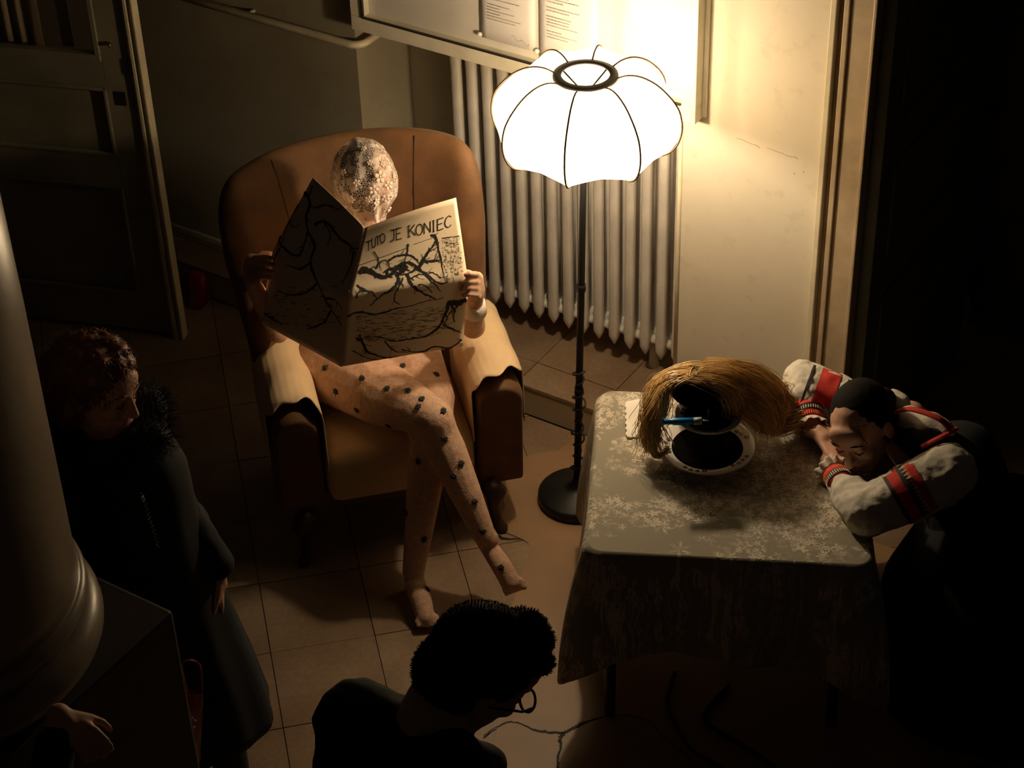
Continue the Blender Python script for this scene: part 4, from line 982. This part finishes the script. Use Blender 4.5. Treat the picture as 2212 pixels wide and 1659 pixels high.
# hair: smooth cap pulled back with a bun
rlg = rootloc(gl_)
hr = []
organic('hair', [[(gp(0, -.085, -.01), .050), (gp(0, -.118, -.03), .040)]], [(gp(0, -.024, .040), (.0865, .098, .092), gax), (gp(0, -.045, -.01), (.085, .078, .08), gax)], M['darkhair'], gl_, voxel=.005, smooth=5)
MB().tube([gp(-.06, .045, .075), gp(-.048, .062, .085), gp(-.052, .075, .06), gp(-.060, .072, .03)], .0012, n=5).build('loose_strand', M['darkhair'], gl_)
# blouse
def folds(o, amp, dirv, freq, ctr_):
    rl_ = rootloc(o.parent)
    for v in o.data.vertices:
        c = v.co + rl_; k = (c-ctr_).dot(dirv); a = mnoise.noise(V((k*freq, (c-ctr_).cross(dirv).length*freq*.3, 1.7)))
        v.co += v.normal*amp*a
slB = organic('sleeve', [[(shB, .050), (lerp(shB, elB, .6), .056), (elB+V((0,0,.005)), .062), (lerp(elB, wrB, .35), .064), (lerp(elB, wrB, .55), .046)]], [], M['linen'], gl_, voxel=.006, smooth=5, noise_amp=.006, noise_s=26)
slF = organic('sleeve', [[(shF+V((-.01,0,-.01)), .085), (lerp(shF, elF, .5), .082), (elF+V((.01,.01,.015)), .072), (lerp(elF, wrF, .45)+V((0,0,.01)), .060), (lerp(elF, wrF, .80), .040)]], [], M['linen'], gl_, voxel=.006, smooth=5, noise_amp=.006, noise_s=24)
blo = organic('blouse', [[(Y(1965, 905, 4.50), .040), (Y(2010, 925, 4.44), .050), (Y(2035, 935, 4.41), .040)], [(Y(1930, 862, 4.60), .030), (Y(1945, 872, 4.58), .032)]], [], M['linen'], gl_, voxel=.008, smooth=5, noise_amp=.006, noise_s=18)
MB().tube(spline([Y(1935, 890, 4.46), Y(1970, 884, 4.43), Y(2030, 905, 4.37), Y(2058, 935, 4.35)], 24), .011, n=8, flat=.5).build('red_border', M['red'], gl_)
MB().tube(spline([Y(1990, 965, 4.33), Y(2030, 945, 4.33), Y(2068, 925, 4.35)], 16), .009, n=8, flat=.5).build('red_border', M['red'], gl_)
organic('vest', [[(Y(1965, 925, 4.52), .062), (Y(2015, 965, 4.40), .070), (Y(2085, 1000, 4.36), .065)], [(chest+V((.06,-.01,.0)), .125), (V((1.33, 4.43, .58)), .14), (pel+V((0,0,.06)), .15)]], [], M['black_cloth'], gl_, voxel=.01, smooth=5)
MB().lathe([(.13, .68), (.19, .58), (.29, .46), (.345, .32), (.36, .14), (.37, .006), (.0, .006)], (1.425, 4.33, 0), 40).build('skirt', M['black_cloth'], gl_)
MB().grid(lambda u, v: V((1.425, 4.33, 0)) + V((math.cos(R(95-60*u))*(.20+.18*v), math.sin(R(95-60*u))*(.20+.18*v), .62-.45*v)), 20, 10).build('apron', M['wine'], gl_, solid=.004)
def cuff(a, b, r0, r1, nm='cuff'):
    """embroidered band around the wrist: red, black, white ticks, orange"""
    d = (b-a); x_, y_, z_ = frame_from(d); L_ = d.length
    MB().tube([a, lerp(a, b, .5), b], [r0, (r0+r1)/2, r1], n=32).build(nm, M['red'], gl_)
    mb = MB(); mb.tube([lerp(a, b, .30), lerp(a, b, .62)], [r0+.0012, r0+.0012+(r1-r0)*.6], n=32, cap=False); mb.build('dark_band', M['ink'], gl_)
    tk = MB(); tr_ = MB()
    for k in range(36):
        t = 2*math.pi*k/36; n_ = x_*math.cos(t)+y_*math.sin(t); s_ = d.normalized().cross(n_)
        rr_ = lerp(r0, r1, .46)+.0018
        tk.box(lerp(a, b, .46)+n_*rr_, (.0026, .0018, L_*.22), (s_, n_, d.normalized())); tr_.box(lerp(a, b, .80)+n_*(lerp(r0, r1, .8)+.0008), (.0038, .0018, L_*.2), (s_, n_, d.normalized()))
    tk.build('stitching', M['stripe'], gl_, smooth=False); tr_.build('stitching', M['orange'], gl_, smooth=False)
    fr_ = MB()
    def ruf(u, v):
        a_ = u*2*math.pi; n_ = x_*math.cos(a_)+y_*math.sin(a_); rr_ = r1 + (.012*v)+.006*math.sin(a_*11)*v; return lerp(a, b, 1) + d.normalized()*(.022*v+.004*math.sin(a_*7)*v) + n_*rr_
    fr_.grid(ruf, 80, 6, closeu=True); fr_.build('ruffle', M['linen'], gl_, solid=.001)
cB0 = lerp(elB, wrB, .55); cB1 = lerp(elB, wrB, .88)
cuff(cB0+V((0,0,.006)), cB1+V((0,0,.004)), .043, .037)
cF0 = lerp(elF, wrF, .72); cF1 = lerp(elF, wrF, 1.05)
cuff(cF0+V((0,0,.006)), cF1+V((0,0,.004)), .039, .035)
def wrap(c, n_, sd, w_, h_, target, mat, name, off=.003, rows=10, cols=16):
    """a patch of cloth laid on a sleeve"""
    rl_ = rootloc(target.parent); bv = BVHTree.FromPolygons([v.co+rl_ for v in target.data.vertices], [p.vertices for p in target.data.polygons])
    up_ = n_.cross(sd).normalized()
    def fn(u, v):
        o_ = c + sd*(u-.5)*w_ + up_*(v-.5)*h_ + n_*.3; hit = bv.ray_cast(o_, -n_)
        q = hit[0] if hit[0] is not None and (hit[0]-o_).length < .45 else None
        return q
    pts = [[fn(i/(cols-1), j/(rows-1)) for i in range(cols)] for j in range(rows)]
    mb = MB(); idx = {}
    for j in range(rows):
        for i in range(cols):
            if pts[j][i] is not None: idx[(j, i)] = len(mb.v); mb.v.append(tuple(pts[j][i]+n_*off))
    for j in range(rows-1):
        for i in range(cols-1):
            k_ = [(j, i), (j, i+1), (j+1, i+1), (j+1, i)]
            if all(k in idx for k in k_):
                q = [V(mb.v[idx[k]]) for k in k_]
                if max((q[a]-q[(a+1) % 4]).length for a in range(4)) < .06: mb.f.append(tuple(idx[k] for k in k_))
    if mb.f: return mb.build(name, mat, gl_, recalc=False)
vdir = -ray(1940, 1070).normalized()
def sweep(pa_, pb_, wd, n_, target, mat, name, off=.003):
    sd = (pb_-pa_); L_ = sd.length; sd.normalize(); nn = (n_ - sd*n_.dot(sd)).normalized()
    return wrap((pa_+pb_)/2, nn, sd, L_, wd, target, mat, name, off, rows=8, cols=24)
a_, b_ = Y(1985, 1040, 4.25), Y(1900, 1085, 4.22)
mid_ = lerp(shF, elF, .5)
axd = (elF-shF).normalized(); acr = vdir.cross(axd).normalized()
for (k, wd, mat, nm, of) in ((.46, .085, M['red'], 'embroidered_band', .003), (.40, .010, M['orange'], 'stitching', .0045), (.45, .020, M['ink'], 'dark_band', .0045), (.62, .010, M['ink'], 'dark_band', .0045)):
    c = lerp(shF, elF, k) ; sweep(c - acr*.10, c + acr*.10, wd, vdir, slF, mat, nm, of)
for k in range(16):
    c = lerp(shF, elF, .45) + acr*(k-7.5)*.011; sweep(c-axd*.007, c+axd*.007, .003, vdir, slF, M['stripe'], 'stitch', .006)
vb = -ray(1770, 820).normalized(); axb = (elB-shB).normalized(); acb = vb.cross(axb).normalized()
for (k, wd, mat, nm, of) in ((.78, .060, M['red'], 'embroidered_band', .003), (.60, .016, M['ink'], 'dark_band', .0045), (.95, .008, M['ink'], 'dark_band', .0045)):
    c = lerp(shB, elB, k); sweep(c - acb*.09, c + acb*.09, wd, vb, slB, mat, nm, of)

# ------------------------------------------------------------------ column and pedestal
CC = V((-1.345, 3.33, 0)); ph_ = .385; zp = 1.2
col = empty('column', CC, 'thick pale round stone column on a square pedestal at the left', 'column')
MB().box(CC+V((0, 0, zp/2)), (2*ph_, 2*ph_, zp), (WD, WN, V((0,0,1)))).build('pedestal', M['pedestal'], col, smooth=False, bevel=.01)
tor = [(.0, zp)] + [(.335+.055*math.cos(R(a)), zp+.055+.055*math.sin(R(a))) for a in range(-90, 91, 15)] + [(.352, zp+.115), (.352, zp+.13)] + [(.345+.022*math.cos(R(a)), zp+.152+.022*math.sin(R(a))) for a in range(-90, 91, 30)] + [(.352, zp+.18), (.350, zp+.24)]
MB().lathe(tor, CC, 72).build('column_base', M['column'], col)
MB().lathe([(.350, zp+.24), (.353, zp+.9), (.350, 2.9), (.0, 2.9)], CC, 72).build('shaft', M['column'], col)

# ------------------------------------------------------------------ woman standing at the left
wo = empty('person', (-.98, 3.86, 0), 'person with auburn hair in long dark fur collared coat beside the column', 'person')
WY = 3.865
wc = Y(212, 838, WY); wf = V((.80, -.42, -.14)); wu = V((.12, .10, 1))
wch, wes, wp, wax = head_shape(wc, wf, wu, 1.0)
wsR = Y(300, 1010, 3.93); wsL = V((-1.10, 3.78, 1.36))
wh = at(482, 1285, .86)
wchs = [[(wp(0, -.02, -.06), .05), (V((-.99, 3.86, 1.40)), .055), (V((-.99, 3.86, 1.25)), .12), (V((-.97, 3.86, 1.0)), .12), (V((-.93, 3.86, .85)), .13)],
        [(wsR, .055), (V((-.99, 3.86, 1.33)), .08), (wsL, .055)], [(wsR, .05), (lerp(wsR, wh, .5)+V((.02,0,0)), .042), (wh+V((-.01,.01,.07)), .026)],
        [(V((-.98, 3.86, .8)), .10), (V((-.95, 3.80, .45)), .07), (V((-.93, 3.82, .08)), .045), (V((-.88, 3.76, .05)), .035)], [(V((-.88, 3.86, .8)), .10), (V((-.85, 3.88, .45)), .07), (V((-.83, 3.90, .08)), .045), (V((-.78, 3.86, .05)), .035)]]
wchs += hand_chains(wh+V((-.01,.01,.06)), (0.05, -.1, -1), (1, 0, 0), (0, -1, 0), curl=.35)
organic('body', wchs + wch, wes, M['skin'], wo, voxel=.006, smooth=3)
face_bits(wp, wax, 1.0, wo, 'auburn')
wbd = [c for c in wo.children if c.name.startswith('body')][0]; wbd.data.materials.append(M['shirt'])
for po in wbd.data.polygons:
    if po.center.z + wo.location.z < .70: po.material_index = 1
whr = organic('hair', [[(wp(.02, -.06, .03), .075), (wp(0, -.09, -.03), .065), (wp(0, -.075, -.09), .045)], [(wp(.040, .02, .092), .036), (wp(-.040, .02, .092), .036)], [(wp(.074, -.02, .02), .026), (wp(.070, -.02, -.06), .022)], [(wp(-.074, -.015, .02), .028), (wp(-.068, -.01, -.05), .024)]],
              [(wp(0, -.02, .055), (.092, .105, .085), wax)], M['auburn'], wo, voxel=.006, smooth=4, noise_amp=.010, noise_s=30)
rn = random.Random(11); hmb = MB()
def tufts(target, n, ln, r_, mat, parent, name, bias, seed=1):
    rn = random.Random(seed); mb = MB(); rl_ = rootloc(parent); me = target.data; L_ = len(me.vertices)
    for _ in range(n):
        v = me.vertices[rn.randrange(L_)]; p = v.co + rl_; n_ = v.normal; d = (n_*.5 + bias + V((rn.gauss(0,.3), rn.gauss(0,.3), rn.gauss(0,.3)))).normalized()
        l_ = ln*rn.uniform(.5, 1.2); mb.tube([p - n_*.002, p + n_*l_*.25 + d*l_*.5, p + n_*l_*.2 + d*l_], [r_, r_*.8, r_*.2], n=3, cap=False)
    o = mb.build(name, mat, parent, recalc=False); return o
o = tufts(whr, 3000, .020, .0011, M['auburn'], wo, 'hair_strands', V((-.4,0,-.9)), 3); o['kind'] = 'stuff'
# coat, lofted
def loft(rings, n=40, amp=0):
    mb = MB()
    def fn(u, v):
        f = v*(len(rings)-1); i = min(int(f), len(rings)-2); f -= i; f = f*f*(3-2*f) if False else f
        c = lerp(V(rings[i][0]), V(rings[i+1][0]), f); rx = lerp(rings[i][1], rings[i+1][1], f); ry = lerp(rings[i][2], rings[i+1][2], f); a = u*2*math.pi
        k = 1 + amp*math.sin(a*9+v*3)*v
        return c + V((math.cos(a)*rx*k, math.sin(a)*ry*k, .012*math.sin(a*5)*v))
    mb.grid(fn, n, 40, closeu=True); return mb
loft([((-.995, 3.865, 1.44), .075, .08), ((-.995, 3.87, 1.38), .14, .125), ((-.995, 3.87, 1.28), .175, .14), ((-.99, 3.87, 1.12), .175, .15), ((-.97, 3.87, .95), .18, .16), ((-.945, 3.86, .75), .19, .18), ((-.915, 3.85, .58), .20, .19), ((-.89, 3.845, .43), .20, .20)], 60, .03).build('coat', M['coat'], wo, solid=.006)
slw = organic('coat_sleeve', [[(wsR, .072), (lerp(wsR, wh, .5)+V((.02,0,0)), .066), (wh+V((-.008,.01,.10)), .048)]], [], M['coat'], wo, voxel=.009, smooth=5, noise_amp=.008, noise_s=14)
organic('coat_sleeve', [[(wsL, .072), (V((-1.14, 3.74, 1.1)), .062), (V((-1.10, 3.70, .88)), .048)]], [], M['coat'], wo, voxel=.009, smooth=5)
fc = organic('fur_collar', [[(Y(180, 1010, 3.80), .045), (Y(275, 1000, 3.80), .050), (Y(318, 950, 3.86), .052), (Y(318, 880, 3.95), .050), (Y(240, 870, 4.0), .05), (Y(130, 900, 3.95), .05)]], [], M['fur'], wo, voxel=.008, smooth=4, noise_amp=.01, noise_s=30)
o = tufts(fc, 3200, .028, .0011, M['fur'], wo, 'fur', V((0,0,.1)), 5); o['kind'] = 'stuff'
zpz = MB(); za, zb2 = Y(305, 1065, 3.70), Y(340, 1180, 3.70)
for k in range(26):
    zpz.box(lerp(za, zb2, k/25)+V((.004*(k % 2), 0, 0)), (.005, .004, .0025))
zpz.build('zip', M['silver'], wo, smooth=False); MB().ell(Y(308, 1078, 3.695), (.005, .004, .010)).build('zip_pull', M['silver'], wo)
# red patterned carrier bag she holds
bg = empty('carrier_bag', (-.87, 3.58, .40), 'red patterned foil carrier bag with painted white glints hanging in front of the dark coat', 'bag')
ba = [Y(400, 1495, 3.60), Y(440, 1495, 3.62), Y(432, 1645, 3.60), Y(392, 1640, 3.58)]
mb = MB()
for so in (-1, 1):
    mb.grid(lambda u, v: lerp(lerp(ba[0], ba[1], u), lerp(ba[3], ba[2], u), v) + V((.004*mnoise.noise(V((u*5, v*7, so))), so*.022*math.sin(math.pi*u)*(.4+.6*v) + .004*mnoise.noise(V((u*6, v*9, 3+so))), 0)), 14, 24)
mb.build('bag_body', M['floral'], bg)
for k in range(9):
    MB().ell(lerp(lerp(ba[0], ba[1], random.uniform(.2, .8)), lerp(ba[3], ba[2], .5), random.uniform(.1, .9))+V((0, -.026, 0)), (.006, .002, .004), None, 8, 5).build('white_glint', M['sheet'], bg)  # glints of the foil modelled as small white flecks
MB().tube(spline([ba[0]+V((.005,0,0)), ba[0]+V((.005,0,.10)), ba[1]+V((0,0,.10)), ba[1]+V((-.005,0,0))], 20), .003, n=6).build('handle', M['floral'], bg)

# ------------------------------------------------------------------ onlooker at lower left: sleeve and hand
ol = empty('person', (-1.12, 2.52, 0), 'person in dark clothes mostly out of view, one hand at bottom left', 'person')
hw = at(128, 1545, 1.35)
olc = [[(V((-1.160, 2.480, 1.38)), .06), (V((-1.150, 2.500, 1.10)), .12), (V((-1.120, 2.500, .9)), .14)], [(V((-1.160, 2.480, 1.38)), .05), (V((-1.150, 2.480, 1.46)), .05)],
       [(V((-1.000, 2.540, 1.32)), .05), (V((-1.02, 2.66, 1.12)), .042), (hw, .027)], [(V((-1.300, 2.420, 1.32)), .05), (V((-1.320, 2.420, 1.0)), .04)],
       [(V((-1.180, 2.500, .85)), .09), (V((-1.180, 2.500, .45)), .06), (V((-1.180, 2.500, .06)), .045), (V((-1.120, 2.420, .045)), .035)], [(V((-1.040, 2.500, .85)), .09), (V((-1.020, 2.500, .45)), .06), (V((-1.020, 2.500, .06)), .045), (V((-0.960, 2.420, .045)), .035)]]
oc, oe, op, oax = head_shape(V((-1.160, 2.500, 1.60)), (.7, .7, -.2), (0, 0, 1))
organic('body', olc + oc + hand_chains(hw, at(190, 1600, 1.32)-hw, (.2, -.3, 1), at(160, 1530, 1.35)-hw, curl=.75, sc=.92), oe, M['skin'], ol, voxel=.006, smooth=3)
organic('hair', [], [(op(0, -.025, .045), (.085, .10, .085), oax)], M['darkhair'], ol, voxel=.008, smooth=3)
organic('jacket', [[(V((-1.160, 2.480, 1.36)), .09), (V((-1.150, 2.500, 1.10)), .155), (V((-1.120, 2.500, .85)), .165)], [(V((-1.300, 2.420, 1.32)), .075), (V((-1.150, 2.480, 1.32)), .10), (V((-1.000, 2.540, 1.32)), .075), (V((-1.02, 2.66, 1.12)), .065), (lerp(V((-1.02, 2.66, 1.12)), hw, .85), .042)]], [], M['shirt'], ol, voxel=.009, smooth=4)
organic('trousers', [[(V((-1.180, 2.500, .85)), .11), (V((-1.180, 2.500, .45)), .08), (V((-1.180, 2.500, .08)), .065)], [(V((-1.040, 2.500, .85)), .11), (V((-1.020, 2.500, .45)), .08), (V((-1.020, 2.500, .08)), .065)]], [], M['shirt'], ol, voxel=.012, smooth=4)

# ------------------------------------------------------------------ man in the foreground
mn = empty('person', (-.10, 2.60, 0), 'person with short dark hair and glasses, seen from behind in the foreground', 'person')
MY = 2.62
mc = Y(1030, 1452, MY); mf = V((.74, .28, -.62)); mu = V((.42, .10, .90))
mch_, mes, mp, maxs = head_shape(mc, mf, mu, 1.10)
nk_ = Y(925, 1560, 2.55)
sh1 = Y(770, 1560, 2.62); sh2 = Y(985, 1700, 2.42)
tor_ = V((nk_.x-.03, nk_.y-.02, nk_.z-.22))
px_ = V((-.13, 2.50, 0))
mbod = [[(mp(0, -.03, -.06), .060), (nk_, .062), (tor_, .14), (px_+V((0,0,1.15)), .14), (px_+V((0,0,.98)), .15)], [(sh1, .065), (nk_+V((0,0,-.09)), .09), (sh2, .065)],
        [(sh1, .060), (sh1+V((-.05,0,-.30)), .045), (sh1+V((.02,.12,-.50)), .03)], [(sh2, .060), (sh2+V((.02,-.03,-.30)), .045), (sh2+V((.05,.08,-.50)), .03)],
        [(px_+V((-.09,0,.95)), .11), (px_+V((-.09,0,.5)), .07), (px_+V((-.09,0,.08)), .05), (px_+V((-.06,.08,.05)), .04)], [(px_+V((.09,0,.95)), .11), (px_+V((.09,0,.5)), .07), (px_+V((.09,0,.08)), .05), (px_+V((.12,.08,.05)), .04)]]
mbod += hand_chains(sh1+V((.02,.12,-.50)), (.1, .3, -1), (-1, 0, 0), (0, 1, 0), curl=.4) + hand_chains(sh2+V((.05,.08,-.50)), (0, .3, -1), (1, 0, 0), (0, 1, 0), curl=.4)
organic('body', mbod + mch_, mes, M['skin'], mn, voxel=.007, smooth=3)
mhr = organic('hair', [[(mp(.0, .072, .098), .026), (mp(0, .03, .11), .040)], [(mp(.05, .05, .09), .028), (mp(-.05, .05, .09), .028)]], [(mp(0, -.018, .042), (.094, .106, .094), maxs), (mp(0, -.045, -.015), (.082, .072, .075), maxs)], M['darkhair'], mn, voxel=.006, smooth=7, noise_amp=.0015, noise_s=40)
o = tufts(mhr, 9000, .0045, .0007, M['darkhair'], mn, 'hair_strands', V((.1,0,0)), 9); o['kind'] = 'stuff'
organic('shirt', [[(nk_+V((-.01,0,-.05)), .085), (tor_, .165), (px_+V((0,0,1.15)), .165), (px_+V((0,0,.95)), .17)], [(sh1, .085), (nk_+V((-.02,0,-.11)), .115), (sh2, .085)], [(sh1, .080), (sh1+V((-.05,0,-.30)), .065), (sh1+V((.02,.12,-.46)), .045)], [(sh2, .080), (sh2+V((.02,-.03,-.30)), .065), (sh2+V((.05,.08,-.46)), .045)], [(Y(1045, 1655, 2.60), .050), (nk_+V((0,0,-.12)), .10)]], [], M['shirt'], mn, voxel=.009, smooth=5, noise_amp=.008, noise_s=12)
cn_ = nk_+V((.01,0,-.035)); MB().tube([cn_ + (mp(1,0,0)-mp(0,0,0))/1.1*.074*math.cos(a) + V((.75,.1,-.25))*.080*math.sin(a) for a in [2*math.pi*k/32 for k in range(33)]], .013, n=8, cap=False).build('collar', M['shirt'], mn)
organic('trousers', [[(px_+V((-.09,0,.95)), .125), (px_+V((-.09,0,.5)), .085), (px_+V((-.09,0,.09)), .065)], [(px_+V((.09,0,.95)), .125), (px_+V((.09,0,.5)), .085), (px_+V((.09,0,.09)), .065)]], [], M['shirt'], mn, voxel=.012, smooth=4)
gs = empty('glasses', mp(0, .11, .0), 'black framed glasses on the foreground man', 'glasses')
for s_ in (-1, 1):
    MB().tube([mp(s_*.034+.024*math.cos(a), .100, -.002+.018*math.sin(a)) for a in [2*math.pi*k/20 for k in range(21)]], .0028, n=6, cap=False).build('rim', M['black'], gs)
    MB().ell(mp(s_*.034, .100, -.002), (.023, .001, .017), maxs, 16, 8).build('lens', M['glass'], gs)
    MB().tube([mp(s_*.058, .098, .004), mp(s_*.082, .06, .006), mp(s_*.084, -.01, -.002)], .0026, n=6).build('temple', M['black'], gs)
MB().tube([mp(-.011, .104, .0), mp(.011, .104, .0)], .0024, n=6).build('bridge', M['black'], gs)

# ------------------------------------------------------------------ red thing on the floor by the ledge
rb = MB(); A_ = [V((-1.15, 6.38, .0)), V((-1.10, 6.30, 0)), V((-1.03, 6.44, 0)), V((-1.09, 6.50, 0))]
ref = at(430, 660, 0)
rb.add([ref+V((-.05,-.02,.001)), ref+V((.015,-.04,.001)), ref+V((.05,.06,.001)), ref+V((-.03,.08,.001)), ref+V((-.035,.03,.13)), ref+V((.03,.02,.11)), ref+V((.045,.06,.12)), ref+V((-.02,.07,.14))], [(0,1,2,3),(4,7,6,5),(0,4,5,1),(1,5,6,2),(2,6,7,3),(3,7,4,0)])
o = rb.build('red_bag', M['redplastic'], bevel=.012); o.name = 'pouch'; tag(o, 'small dark red pouch standing on the floor beside the door frame', 'pouch')
